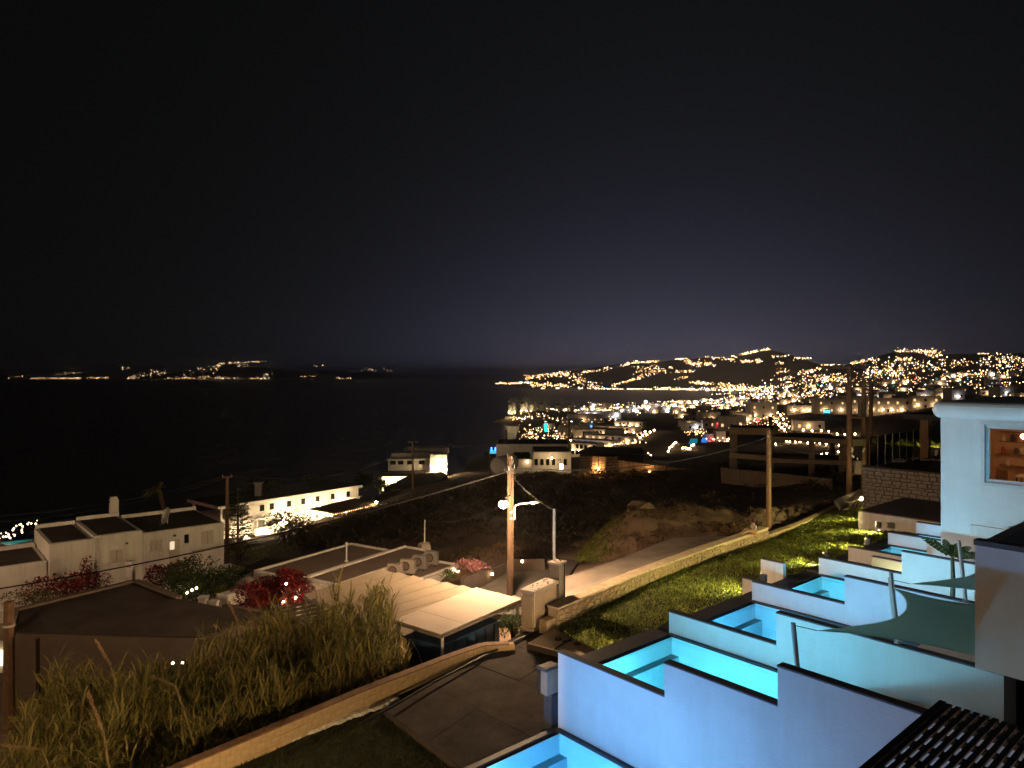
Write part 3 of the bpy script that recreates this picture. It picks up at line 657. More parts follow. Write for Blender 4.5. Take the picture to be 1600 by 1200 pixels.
# flat-topped white box, stone wall and glazed terrace beyond the lawn
wb = thing('white_box', H.p(26.6, -3.3, Zh(8.7)), 'low flat-topped white box at the far end of the lawn', 'outbuilding')
MB().fbox(H, 26.6, 32.9, -3.4, 5.5, Zh(9.2), Zh(7.66)).obj('wall', M_white, wb, bevel=.02); MB().fbox(H, 26.62, 32.9, -3.38, 5.5, Zh(7.66)+.001, Zh(7.6)).obj('roof', mat('grey_roof', (.20, .16, .15), .9), wb)
def rubble(parent, fr, s0, s1, t, z0, z1, face, sw, sh, m, along='s', lim=300, seed=1, zfun=None):
    rnd = random.Random(seed); protos = []
    for k in range(6):
        b = MB(); q = [Vector((x*.5*rnd.uniform(.68, 1), y*.5, z*.5*rnd.uniform(.6, 1))) for x, y, z in ((-1,-1,-1), (1,-1,-1), (1,1,-1), (-1,1,-1), (-1,-1,1), (1,-1,1), (1,1,1), (-1,1,1))]
        b.hexa(q[:4], q[4:]); me = bpy.data.meshes.new('stone'); me.from_pydata([tuple(v) for v in b.V], [], b.F); me.materials.append(m); protos.append(me)
    zc = z0; row = 0; cnt = 0
    ang = math.atan2(fr.u[1], fr.u[0]) if along == 's' else math.atan2(fr.v[1], fr.v[0])
    while zc < z1 - .04:
        hh = min(sh*rnd.uniform(.65, 1.4), z1 - zc); x = s0 + rnd.uniform(-.1, 0)
        while x < s1:
            ww = sw*rnd.uniform(.4, 1.6)
            if x + ww > s1: ww = s1 - x
            if ww > .06 and cnt < lim:
                cx = x + ww/2; dz = zfun(cx) if zfun else 0
                p = fr.p(cx, t + face*rnd.uniform(.0, .035), zc + hh/2 + dz) if along == 's' else fr.p(t + face*rnd.uniform(0, .035), cx, zc + hh/2 + dz)
                put(rnd.choice(protos), 'stone', parent, p, (ww*.95, .10, hh*.93), ang + rnd.choice((0, math.pi))); cnt += 1
            x += ww
        zc += hh; row += 1
    return cnt
gw = thing('stone_wall', H.p(33, -5.7, Zh(8.7)), 'grey rubble stone wall under the glazed terrace', 'wall')
MB().fbox(H, 33.0, 33.4, -5.8, 6, Zh(9.4), Zh(6.0)).obj('core', M_mortar2, gw); MB().fbox(H, 32.93, 33.45, -5.86, 6, Zh(6.0)+.001, Zh(5.9)).obj('capping', M_roofdk, gw)
rubble(gw, H, -5.8, 1.2, 33.0, Zh(8.8), Zh(6.0), -1, .40, .22, M_stone2, 't', 290, 3)
te = thing('glazed_terrace', H.p(34, -5.5, Zh(6)), 'upper terrace with tall glass windbreak and brown column', 'terrace')
MB().fbox(H, 33.46, 44, -5.8, 6, Zh(6.6), Zh(6.02)).obj('floor_slab', M_roofmid, te)
M_gp = clear_pane('windbreak_glass', (.80, .86, .80), 1.5, .05)
for k in range(7):
    MB().fbox(H, 33.5+k*1.2, 34.66+k*1.2, -5.6, -5.585, Zh(5.98), Zh(4.1)).obj('glass_panel', M_gp, te); MB().fbox(H, 34.67+k*1.2, 34.69+k*1.2, -5.61, -5.57, Zh(6.02), Zh(4.08)).obj('glazing_bar', M_steel, te)
cc = PX(1444, 704, 47.5); cs, ct = H.st(cc.x, cc.y)
MB().fbox(H, cs, cs+.5, ct-.25, ct+.25, Zh(6.02), Zh(3.1)).obj('column', M_wood, te)
MB().fbox(H, cs-1.2, cs+6, ct-.9, ct+8, Zh(3.1)+.002, Zh(2.75)).obj('roof', M_roofdk, te)
MB().fbox(H, cs+2.2, cs+2.4, ct-3, ct+6, Zh(6.02), Zh(5.3)).obj('low_wall', M_white, te)
pf = thing('grass_planter', H.p(cs+2.6, ct-2, Zh(5.3)), 'yellow-lit ornamental grass row on the glazed terrace', 'planter'); gmb = MB()
for _ in range(900):
    a = random.uniform(0, 6.28); p = H.p(cs+2.5+random.uniform(0, .5), ct+random.uniform(-1.4, 6), Zh(5.3)); gmb.blade(p, (math.cos(a)*.5, math.sin(a)*.5, 1), random.uniform(.4, .9), .03, .2)
gmb.obj('grass', M_grass, pf); MB().fbox(H, cs+2.41, cs+2.45, ct-1.5, ct+6, Zh(5.32), Zh(5.3)+.10).obj('lip', M_concrete, pf); MB().fbox(H, cs+2.42, cs+3.0, ct-1.5, ct+6, Zh(6.0), Zh(5.31)).obj('trough', M_concrete, pf)
MB().fbox(H, cs+2.5, cs+2.56, ct-1.4, ct+6, Zh(5.3)+.005, Zh(5.3)+.03).obj('light_strip', glow('strip', (1.0, .78, .2), 45), pf)
ob = thing('covered_scooter', PX(1405, 722, 48), 'small white covered shape lying on the glazed terrace', 'cover'); MB().ball(PX(1405, 722, 48), .42, 10, 6, (1.2, .8, .65), .06).obj('cover', M_white, ob, smooth=True); MB().ball(PX(1388, 724, 48.3), .35, 10, 6, (1.5, .8, .45), .06).obj('bundle', M_blue, ob, smooth=True)
bn = thing('sun_bed', PX(1440, 722, 47), 'dark slatted bench on the glazed terrace', 'bench')
for k in range(5): MB().fbox(H, cs-.6+k*.12, cs-.52+k*.12, ct-.6, ct+1.6, Zh(5.75), Zh(5.7)).obj('slat', M_dsteel, bn)
for k in (-.5, 1.4): MB().fbox(H, cs-.6, cs, ct+k, ct+k+.06, Zh(6.01), Zh(5.76)).obj('leg', M_dsteel, bn)
# ================================================================== stone wall, person, cabinet, hatch, sandy wall
SW = [GH(872, 949, 8.78), GH(1000, 895, 8.78), GH(1100, 858, 8.78), GH(1200, 824, 8.78)]
rw = thing('stone_wall', SW[0] - Vector((0,0,.8)), 'long tan rubble stone wall between lawn and concrete ramp', 'wall')
capm = MB(); corem = MB(); NS = 0
for i in range(3):
    a, b = SW[i], SW[i+1]; d = b - a; L = d.length; an = math.degrees(math.atan2(d.x, d.y)); f = Fr((a.x, a.y), an); e = .0 if i < 2 else 0
    corem.fbox(f, -.02, L, -.45, -.0, Zh(9.9), Zh(8.86)); capm.fbox(f, -.05, L-.003, -.5, .05, Zh(8.86)+.001, Zh(8.78))
    NS += rubble(rw, f, 0, L, .0, Zh(9.6), Zh(8.87), 1, .30, .165, M_stone, 's', 110, 11+i)
corem.obj('core', M_mortar, rw); capm.obj('capping', mat('wall_cap', (.52, .42, .30), .95, .25, 3, .5, 30), rw, bevel=.015)
# end return of the wall beside the cabinet
fe = Fr((SW[0].x, SW[0].y), 40); MB().fbox(fe, -.6, -.06, -.45, -.05, Zh(9.9), Zh(9.15)).obj('end_block', M_stone, rw, bevel=.04)
# kerb running on to the far corner
kb = [GH(1200, 836, 9.25), GH(1255, 815, 9.2), GH(1312, 787, 9.15)]
kt = thing('kerb_wall', kb[0], 'low brown kerb wall along the far lawn edge', 'kerb')
for i in range(2):
    a, b = kb[i], kb[i+1]; d = b - a; f = Fr((a.x, a.y), math.degrees(math.atan2(d.x, d.y)))
    n = int(d.length/1.3)+1
    for k in range(n): MB().fbox(f, k*d.length/n+.01, (k+1)*d.length/n-.01, -.25, .12, Zh(9.8), Zh(9.2)+random.uniform(-.02, .02)).obj('kerb_stone', M_stone, kt, bevel=.02)
slb = thing('stone_slab', PX(1330, 785, 47.5), 'broken pale concrete slab propped at the lawn corner', 'slab')
q = [PX(1304, 784, 47), PX(1347, 764, 50), PX(1347, 783, 49), PX(1312, 797, 46.5)]
MB().prism([PX(1303, 781, 46.5), PX(1346, 762, 49.5), PX(1352, 775, 47.5), PX(1313, 792, 45.6)], -.25, .0).obj('slab', M_concrete, slb, bevel=.05)
MB().box(PX(1330, 792, 47), 1.7, .8, .9, .6).obj('base_block', M_white, slb, bevel=.08)
for k, (a, b) in enumerate((((1312, 802), (1322, 784)), ((1335, 800), (1341, 782)), ((1331, 792), (1340, 780)))):
    st = thing('wooden_stick', PX(a[0], a[1], 46), ('left', 'right', 'middle')[k] + ' pale stick leaning on the broken slab', 'stick'); MB().tube([PX(a[0], a[1], 45.6), PX(b[0], b[1], 46.6)], [.05, .035], 6).obj('branch', M_wood, st)

# seated person on the wall's far end
pp = PX(1178, 832, 38.6); pp.z = Zh(8.78)+.002
per = thing('person', pp, 'person in grey t-shirt sitting on the stone wall end with legs stretched out', 'person')
def skin(name, pts, edges, radii, m, parent, root=0):
    me = bpy.data.meshes.new(name); me.from_pydata([tuple(p) for p in pts], edges, []); o = bpy.data.objects.new(name, me); COL.objects.link(o); o.parent = parent
    o.modifiers.new('skin', 'SKIN'); me.skin_vertices or None
    for i, r in enumerate(radii): me.skin_vertices[0].data[i].radius = (r, r)
    me.skin_vertices[0].data[root].use_root = True
    s = o.modifiers.new('sub', 'SUBSURF'); s.levels = 1; s.render_levels = 2
    me.materials.append(m); return o
def skin_mesh(name, pts, edges, radii, m, parent, root=0):
    me = bpy.data.meshes.new(name); me.from_pydata([tuple(p) for p in pts], edges, [])
    o = bpy.data.objects.new(name, me); COL.objects.link(o); o.parent = parent
    bm = bmesh.new(); bm.from_mesh(me); lay = bm.verts.layers.skin.verify()
    for i, v in enumerate(bm.verts):
        v[lay].radius = (radii[i], radii[i]); v[lay].use_root = (i == root)
    bm.to_mesh(me); bm.free()
    o.modifiers.new('skin', 'SKIN'); s = o.modifiers.new('sub', 'SUBSURF'); s.levels = 1; s.render_levels = 2
    me.materials.append(m); return o
F_ = Vector((-.83, -.25, 0)).normalized(); S_ = Vector((-F_.y, F_.x, 0))      # facing left, along the wall
def b_(f, s, z): return F_*f + S_*s + Vector((0, 0, z))
pts = [b_(0,0,.11), b_(-.02,0,.28), b_(-.03,0,.45), b_(.0,0,.53), b_(.03,0,.57), b_(.05,0,.66), b_(.05,0,.74),
       b_(.05,.1,.10), b_(.42,.13,.24), b_(.78,.14,.10), b_(.86,.15,.14),
       b_(.05,-.1,.10), b_(.40,-.13,.30), b_(.70,-.14,.08), b_(.78,-.15,.12),
       b_(-.02,.17,.47), b_(.10,.24,.28), b_(.30,.20,.24), b_(.37,.18,.25),
       b_(-.02,-.17,.47), b_(.08,-.24,.27), b_(.28,-.20,.30), b_(.35,-.18,.32)]
ed = [(0,1), (1,2), (2,3), (3,4), (4,5), (5,6), (0,7), (7,8), (8,9), (9,10), (0,11), (11,12), (12,13), (13,14), (2,15), (15,16), (16,17), (17,18), (2,19), (19,20), (20,21), (21,22)]
rad = [.13, .12, .11, .055, .06, .085, .06, .085, .058, .042, .035, .085, .058, .042, .035, .055, .042, .032, .03, .055, .042, .032, .03]
skin_mesh('body', pts, ed, rad, mat('skin', (.45, .27, .19), .6), per)
skin_mesh('shirt', pts[:3] + [pts[15], pts[16].lerp(pts[15], .35), pts[19], pts[20].lerp(pts[19], .35)], [(0,1), (1,2), (2,3), (3,4), (2,5), (5,6)], [.145, .135, .125, .07, .06, .07, .06], mat('grey_shirt', (.34, .38, .36), .9), per)
skin_mesh('shorts', [pts[0], pts[7], pts[7].lerp(pts[8], .6), pts[11], pts[11].lerp(pts[12], .6)], [(0,1), (1,2), (0,3), (3,4)], [.142, .098, .075, .098, .075], mat('orange_shorts', (.42, .22, .12), .9), per)
MB().ball(b_(.045, 0, .70) + pp, .10, 10, 7, (1, 1, 1.05)).obj('hair', mat('hair', (.05, .015, .012), .8), per, smooth=True)
fo = MB(); fo.ball(pp + b_(.135, 0, .655), .022, 6, 4); fo.obj('nose', MATS['skin'], per)
for s in (.035, -.035): MB().ball(pp + b_(.125, s, .675), .012, 6, 4).obj('eye', M_black, per)
for s in (.18, -.18):
    for k in range(4): MB().tube([pp + b_(.36, s + (k-1.5)*.018, .25 if s > 0 else .32), pp + b_(.43, s + (k-1.5)*.02, .23 if s > 0 else .30)], [.010, .007], 5).obj('finger', MATS['skin'], per)

# utility cabinet beside the stone wall
cb = GH(834, 985, 9.6); CF = Fr((cb.x, cb.y), 34.0)
ub = thing('utility_cabinet', cb, 'beige two-door utility cabinet with sloping rubble-strewn cap', 'cabinet')
M_cab = mat('cabinet_beige', (.42, .33, .23), .8, .08, 1.5, .15, 30)
MB().fbox(CF, -.08, 1.75, -.58, .06, cb.z-1.2, cb.z+.06).obj('plinth', M_mortar, ub, bevel=.02)
MB().fbox(CF, 0, 1.68, -.52, 0, cb.z+.061, cb.z+1.32).obj('body', M_cab, ub, bevel=.01)
for k in (0, 1):
    d = MB().fbox(CF, .07+k*.78, .07+k*.78+.765, .002, .03, cb.z+.12, cb.z+1.27).obj('door', M_cab, ub, bevel=.008)
    if k == 0: MB().fbox(CF, .76, .80, .031, .055, cb.z+.62, cb.z+.74).obj('handle', M_black, d)
cp = MB().fbox(CF, -.07, 1.75, -.58, .07, cb.z+1.321, cb.z+1.46).obj('cap', M_canopy, ub, bevel=.03)
for k in range(26): MB().ball(CF.p(random.uniform(0, 1.6), random.uniform(-.5, .0), cb.z+1.47), random.uniform(.02, .045), 5, 4, (1.2, 1, .6), .2).obj('pebble', M_canopy, cp)
MB().fbox(CF, -.075, -.012, -.5, -.03, cb.z+.12, cb.z+1.25).obj('side_panel', M_cab, ub)
pr = thing('meter_pillar', CF.p(1.75, -.3, cb.z), 'concrete meter pillar with thin pipe mast behind the cabinet', 'pillar')
MB().fbox(CF, 1.85, 2.35, -.46, .02, cb.z-.4, cb.z+2.0).obj('pillar', M_concrete, pr, bevel=.02); MB().fbox(CF, 1.8, 2.4, -.5, .06, cb.z+2.001, cb.z+2.08).obj('cap', M_canopy, pr, bevel=.02)
mtop = CF.p(2.1, -.36, 0); mt = PX(855, 795, mtop.y).z
MB().tube([CF.p(2.1, -.36, cb.z+2.08), CF.p(2.1, -.36, mt)], .055, 8).obj('mast', M_pipe, pr)
MB().tube([CF.p(2.1, -.36, mt-.08), CF.p(2.1, -.2, mt-.02), CF.p(2.15, .02, mt-.1), CF.p(2.15, .05, mt-.22), CF.p(2.1, -.28, mt-.5)], .018, 5).obj('cable_loop', M_black, pr)
MB().tube([CF.p(2.1, -.43, mt-.5), CF.p(2.12, -.44, mt-1.4), CF.p(2.1, -.42, cb.z+2.4), CF.p(2.2, .06, cb.z+1.95), CF.p(2.2, .05, cb.z+.2)], .022, 5).obj('conduit', M_black, pr)

# hatch on the terrace, two leaves with black handles
ht = GH(825, 1010, 9.6); HF = Fr((ht.x, ht.y), 34.0)
hh = thing('floor_hatch', ht, 'tan two-leaf metal floor hatch with black handles', 'hatch'); M_hatch = mat('hatch_sheet', (.50, .40, .30), .5, .15, 2)
MB().fbox(HF, -.05, 2.0, -.03, 2.15, ht.z-.2, ht.z+.08).obj('frame', M_roofdk, hh)
for k in range(2):
    lf = MB().fbox(HF, 0, 1.95, .01+k*1.07, 1.06+k*1.07, ht.z+.081, ht.z+.13 - .02*k).obj('hatch_leaf', M_hatch, hh, bevel=.012)
    rg = [HF.p(.85 + .12*math.cos(a), (.72 if k == 0 else 1.5) + .10*math.sin(a), ht.z+.145+.0*a) for a in [i*math.pi/6 for i in range(13)]]
    MB().tube(rg, .022, 5).obj('handle', M_black, lf)
MB().tube([HF.p(.02, 1.07, ht.z+.14), HF.p(1.95, 1.07, ht.z+.14)], .02, 5).obj('seam', M_black, hh)
MB().bar(HF.p(.72, .98, ht.z+.16), HF.p(.95, 1.2, ht.z+.16), .04).obj('hasp', M_black, hh)
MB().tube([HF.p(.35, 2.22, ht.z+.13), HF.p(1.85, 2.2, ht.z+.13)], .03, 6).obj('stay_bar', M_canopy, hh)
hs = thing('black_hose', GH(790, 1010, 9.7), 'thin black hose lying along the terrace edge', 'hose')
MB().tube([GH(x, yy, 9.62) for x, yy in ((560, 1132), (610, 1106), (680, 1065), (770, 1018), (830, 990), (858, 982))], .035, 6).obj('hose', M_black, hs)

# sandy block wall sweeping along the terrace
YW = [GH(150, 1262, 9.42), GH(280, 1196, 9.42), GH(420, 1138, 9.42), GH(560, 1079, 9.42), GH(650, 1044, 9.42), GH(710, 1021, 9.42), GH(755, 1006, 9.42), GH(795, 1004, 9.46)]
yw = thing('block_wall', GH(500, 1105, 10.0), 'sandy yellow block wall curving along the terrace edge', 'wall')
pl_ = [YW[0]]
for i in range(len(YW)-1):
    L = (YW[i+1]-YW[i]).length; n = max(1, int(L/.2))
    for k in range(1, n+1): pl_.append(YW[i].lerp(YW[i+1], k/n))
def along(d):
    acc = 0
    for i in range(len(pl_)-1):
        L = (pl_[i+1]-pl_[i]).length
        if acc + L >= d: return pl_[i].lerp(pl_[i+1], (d-acc)/L), (pl_[i+1]-pl_[i]).normalized()
        acc += L
    return pl_[-1], (pl_[-1]-pl_[-2]).normalized()
TOT = sum((pl_[i+1]-pl_[i]).length for i in range(len(pl_)-1))
bmesh_src = MB().box((0,0,0), 1, 1, 1).obj('block', M_block); blk = bmesh_src.data; bpy.data.objects.remove(bmesh_src)
for c in range(3):
    d = -.1 - (c % 2)*.2
    while d < TOT:
        L = random.uniform(.36, .46); p, t = along(max(0.02, d + L/2)); n = Vector((t.y, -t.x, 0))
        o = put(blk, 'block', yw, p + n*random.uniform(-.008, .012) - Vector((0, 0, .14 + c*.215)), (L*.97, .22, .205), math.atan2(t.y, t.x)); d += L
co = MB(); cr = MB()
for i in range(len(pl_)-1):
    a, b = pl_[i], pl_[i+1]; t = (b-a).normalized(); n = Vector((t.y, -t.x, 0))
    co.hexa([a - n*.15 - Vector((0,0,.035)), b - n*.15 - Vector((0,0,.035)), b + n*.13 - Vector((0,0,.035)), a + n*.13 - Vector((0,0,.035))][::-1], [a - n*.15, b - n*.15, b + n*.13, a + n*.13][::-1])
    cr.hexa([a - n*.10 - Vector((0,0,2.2)), b - n*.10 - Vector((0,0,2.2)), b + n*.085 - Vector((0,0,2.2)), a + n*.085 - Vector((0,0,2.2))][::-1], [a - n*.10 - Vector((0,0,.036)), b - n*.10 - Vector((0,0,.036)), b + n*.085 - Vector((0,0,.036)), a + n*.085 - Vector((0,0,.036))][::-1])
co.obj('capping', M_wood, yw); cr.obj('core', M_mortar, yw)
fo = thing('footing_strip', GH(460, 1165, 10.0), 'crumbly white plaster strip at the foot of the sandy wall', 'footing'); fm = MB()
for i in range(60):
    f = i/59; p = GH(330, 1200, 9.98).lerp(GH(615, 1094, 9.98), f); fm.ball(p + Vector((random.uniform(-.04, .04), random.uniform(-.04, .04), 0)), random.uniform(.10, .17), 7, 4, (1.4, 1.0, .5), .2)
fm.obj('plaster', M_white, fo)

# ================================================================== canopies, blue container
cz = Zh(9.03); K = [GH(615, 968, 9.03), GH(689, 991, 9.03), GH(815, 936, 9.03), GH(744, 918, 9.03)]
cn = thing('flat_canopy', K[1] - Vector((0,0,2.4)), 'brightly lit cream flat canopy over the blue container', 'canopy')
q1, q2 = K[0].lerp(K[3], .27), K[1].lerp(K[2], .27)
MB().prism([K[0], K[1], q2, q1], -.05, 0).obj('roof_panel', M_canopy, cn); u_ = (K[2]-K[1]).normalized()*.012
MB().prism([q1+u_, q2+u_, K[2], K[3]], -.05, .004).obj('roof_panel', M_canopy, cn)
fas = MB()
for a, b in ((K[0], K[1]), (K[1], K[2]), (K[2], K[3]), (K[3], K[0])): fas.bar(a - Vector((0,0,.10)), b - Vector((0,0,.10)), .05, .09)
fas.obj('fascia', M_concrete, cn)
ctr = sum(K, Vector())/4
for k in range(4):
    p = K[k].lerp(ctr, .07); MB().tube([p - Vector((0,0,2.5)), p - Vector((0,0,.06))], .055, 8).obj('post', M_pipe, cn)
ct = thing('blue_container', K[1].lerp(ctr, .3) - Vector((0,0,2.4)), 'dark blue metal container under the cream canopy', 'container')
bf = Fr((K[1].x, K[1].y), math.degrees(math.atan2((K[2]-K[1]).x, (K[2]-K[1]).y)))
MB().fbox(bf, .25, 3.6, -2.0, -.22, cz-2.6, cz-.55).obj('body', M_blue, ct, bevel=.02)
for k in range(6): MB().fbox(bf, .5+k*.55, .56+k*.55, -.219, -.19, cz-2.5, cz-.6).obj('rib', M_blue, ct)
MB().fbox(bf, 1.55, 2.05, -.188, -.175, cz-1.55, cz-1.15).obj('sign_plate', M_white, ct)
sg = MB()
for (a, b) in (((1.62, -1.24), (1.72, -1.44)), ((1.72, -1.44), (1.82, -1.24)), ((1.84, -1.4), (1.96, -1.4)), ((1.84, -1.3), (1.96, -1.3))): sg.bar(bf.p(a[0], -.170, cz+a[1]), bf.p(b[0], -.170, cz+b[1]), .022)
sg.obj('sign_mark', M_black, ct)
MB().fbox(bf, .235, .248, -1.2, -.95, cz-1.75, cz-1.4).obj('sign_plate', M_concrete, ct)
MB().tube([bf.p(.24, -1.6, cz-.7), bf.p(.22, -1.3, cz-1.0), bf.p(.22, -1.1, cz-1.4)], .015, 5).obj('cable', M_pipe, ct)
# ribbed tan parking canopy
A_, B_, C_, D_ = GH(474, 929, 9.0), GH(598, 889, 8.75), GH(832, 936, 9.35), GH(640, 992, 9.75)
rc = thing('ribbed_canopy', A_ - Vector((0,0,2.5)), 'large tan ribbed parking canopy behind the cream one', 'canopy')
NP = 9
for k in range(NP):
    f0, f1 = k/NP, (k+1)/NP
    a0, b0, a1, b1 = A_.lerp(D_, f0), B_.lerp(C_, f0), A_.lerp(D_, f1-.004), B_.lerp(C_, f1-.004)
    sgl = Vector((0, 0, -.09)); mb = MB()
    am_, bm_ = a0.lerp(a1, .72) + sgl, b0.lerp(b1, .72) + sgl
    mb.add([a0, b0, bm_, am_, a1, b1] + [v - Vector((0,0,.04)) for v in (a0, b0, bm_, am_, a1, b1)], [(0,1,2,3), (3,2,5,4), (6,9,8,7), (9,10,11,8), (0,6,7,1), (4,5,11,10), (0,3,9,6), (3,4,10,9), (1,7,8,2), (2,8,11,5)])
    mb.obj('sheet', M_corr, rc)
for f in (.03, .5, .97):
    for a, b in ((A_, D_), (B_, C_)):
        p = a.lerp(b, f); MB().tube([Vector((p.x, p.y, p.z-2.9)), p - Vector((0,0,.15))], .05, 6).obj('post', M_steel, rc)
for a, b in ((A_, B_), (D_, C_), (A_, D_), (B_, C_)): MB().bar(a - Vector((0,0,.12)), b - Vector((0,0,.12)), .06, .1).obj('edge_beam', M_steel, rc)
# slatted fence behind the reeds
fn = thing('slat_fence', GH(500, 935, 10.5), 'pale horizontal slat fence behind the reeds', 'fence')
fa, fb = PX(432, 952, 29.0), PX(560, 925, 30.5)
for k in range(9): MB().bar(fa - Vector((0,0,.17*k)), fb - Vector((0,0,.17*k)), .03, .11).obj('slat', M_corr, fn)
for f in (.0, .5, 1): p = fa.lerp(fb, f); MB().bar(p - Vector((0,0,2)), p + Vector((0,.04,.1)), .08).obj('post', M_corr, fn)
# low lane walls with wall lights
for k, (p0, p1, lp, lab) in enumerate((((722, 902), (792, 877), (769, 897), 'left'), ((800, 872), (852, 872), (816, 877), 'right'))):
    a, b = PX(p0[0], p0[1]-4, 34.5 if k == 0 else 39), PX(p1[0], p1[1]-4, 39.0 if k == 0 else 38.5); w = thing('lane_wall', a - Vector((0,0,1)), lab + ' low dark wall along the sunken lane', 'wall')
    MB().bar(a - Vector((0,0,.55)), b - Vector((0,0,.55)), .22, .75).obj('wall', M_roofdk, w)
    lp3 = PX(lp[0], lp[1], a.lerp(b, .6).y - .35); l = thing('wall_lamp', lp3, 'small warm wall lamp on the ' + lab + ' lane wall', 'lamp'); MB().ball(lp3, .06).obj('bulb', E_wall, l); MB().box(lp3 + Vector((0, .1, .06)), .16, .12, .05).obj('hood', M_dsteel, l)
# ================================================================== poles, street lamps, wires
def pole(px, ytop, Y, r, label, zb=None, lean=0.0, m=None):
    t = PX(px, ytop, Y); z0 = ground(t.x, t.y) - .3 if zb is None else zb
    o = thing('utility_pole', Vector((t.x, t.y, z0)), label, 'pole', 'wooden utility poles')
    MB().tube([(t.x - lean, t.y, z0), (t.x, t.y, t.z)], [r*1.3, r], 9).obj('shaft', m or M_wood, o); return o, t
def arm(o, c, half, ang, z, n=3):
    d = Vector((math.cos(ang), math.sin(ang), 0)); c = Vector((c.x, c.y, z))
    MB().bar(c - d*half, c + d*half, .10, .12).obj('cross_arm', M_wood, o)
    for i in range(n):
        p = c + d*half*(-.9 + 1.8*i/(n-1)); MB().lathe(p + Vector((0,0,.06)), [(.02, 0), (.02, .06), (.05, .08), (.03, .13), (.045, .16), (.02, .2)], 7).obj('insulator', M_pipe, o)
lp, lt = pole(797, 712, 34, .13, 'tall wooden pole carrying the lit street lamp, centre', m=M_dkpole)
for k in range(7):
    a = random.uniform(0, 6.28); z = lt.z - random.uniform(.1, .75); p = Vector((lt.x, lt.y, z)); q = p + Vector((math.cos(a)*.22, math.sin(a)*.22, .06))
    ins = MB().tube([p, q, q + Vector((0,0,.14))], .022, 5).obj('bracket', M_steel, lp)
for k in range(4):
    c = Vector((lt.x-.15+.1*k, lt.y-.15, lt.z-.55-.12*k)); MB().tube([c + Vector((math.cos(i*.63)*.16, 0, math.sin(i*.63)*.16)) for i in range(11)], .014, 4).obj('cable_coil', M_dsteel, lp)
MB().bar((lt.x+.14, lt.y-.1, lt.z-.7), (lt.x+.14, lt.y-.1, lt.z-5.8), .05).obj('conduit', M_dkpole, lp)
Lp = PX(786.5, 788, 31.9)
sl = thing('street_lamp', Lp, 'glowing street lamp head fixed to the centre pole', 'street lamp')
MB().ball(Lp, .20, 14, 9, (1, 1, .85)).obj('bulb', E_street, sl)
MB().lathe(Lp + Vector((0, 0, .16)), [(.20, 0), (.16, .08), (.06, .14)], 12).obj('hood', M_dsteel, sl)
MB().tube([Lp + Vector((0, 0, .2)), Lp + Vector((.1, .15, .28)), Vector((lt.x, lt.y-.1, Lp.z+.05))], .03, 6).obj('arm', M_steel, sl)
s2 = thing('street_lamp', Vector((lt.x+.15, lt.y, PX(0, 815, 34).z)), 'unlit curved-arm street lamp to the right on the centre pole', 'street lamp')
a0 = PX(804, 812, 33.7); MB().tube([a0, PX(804, 795, 33.7), PX(806, 790, 33.7), PX(811, 788, 33.7), PX(832, 785, 33.7)], .045, 7).obj('arm', M_steel, s2)
hd = PX(835, 785, 33.7); MB().ball(hd, .20, 10, 5, (1.3, .7, .35)).obj('head', M_steel, s2, smooth=True); MB().ball(hd - Vector((.08, 0, .05)), .13, 8, 5, (1.2, .7, .4)).obj('lens', M_pipe, s2)
for z in (800, 810): MB().box(PX(800, z, 33.85), .22, .12, .05).obj('clamp', M_steel, s2)

p2, t2 = pole(1201, 672, 43.5, .13, 'single brown pole standing by the stone wall end')
MB().ball(Vector((t2.x-.1, t2.y-.15, t2.z-.35)), .07, 6, 4).obj('insulator', M_pipe, p2)
HP = []
hf, t3 = pole(1327, 572, 50, .16, 'tallest pole of the transformer frame, front left'); h2, t4 = pole(1349.5, 590, 50, .15, 'second pole of the transformer frame, with crossbars'); h3, t5 = pole(1361, 598, 56, .14, 'rear right pole of the transformer frame')
arm(hf, t3, 1.3, .05, t3.z-.1, 4); arm(hf, t3, .7, 1.2, t3.z-1.0, 2); arm(h2, t4, .9, .05, t4.z-.35, 3); arm(h3, t5, 1.4, .05, t5.z-.3, 4)
for o, t in ((hf, t3),):
    for s in (-1, 1): MB().bar((t.x + s*.55, t.y, t.z-1.0), (t.x, t.y, t.z-1.55), .05).obj('brace', M_steel, o)
tf = thing('transformer', Vector(((t3.x+t4.x)/2, 50, PX(0, 740, 50).z)), 'pole-mounted transformer with boxes between the frame poles', 'transformer')
cx = (t3.x+t4.x)/2
for yy, w in ((652, .1), (690, .14), (740, .1)): MB().bar((t3.x-.1, 49.85, PX(0, yy, 50).z), (t4.x+.1, 49.85, PX(0, yy, 50).z), .08, w).obj('crossbar', M_wood, tf)
MB().box((cx+.05, 49.9, PX(0, 691, 50).z + .02), .85, .5, .5).obj('tank', mat('tank_green', (.16, .15, .08), .6), tf, bevel=.03)
MB().box((cx-.02, 49.8, PX(0, 729, 50).z), .42, .3, .85).obj('switch_box', M_concrete, tf, bevel=.02)
for k in range(8): MB().ball((cx + random.uniform(-.45, .45), 49.75, PX(0, random.uniform(700, 716), 50).z), .07, 6, 4, (1, 1, 1.5)).obj('bushing', M_pipe, tf)
for k in range(3): MB().tube([(cx-.3+.3*k, 49.8, PX(0, 690, 50).z), (cx-.2+.2*k, 49.7, PX(0, 705, 50).z), (cx-.3+.3*k, 49.8, PX(0, 715, 50).z)], .02, 4).obj('lead', M_black, tf)

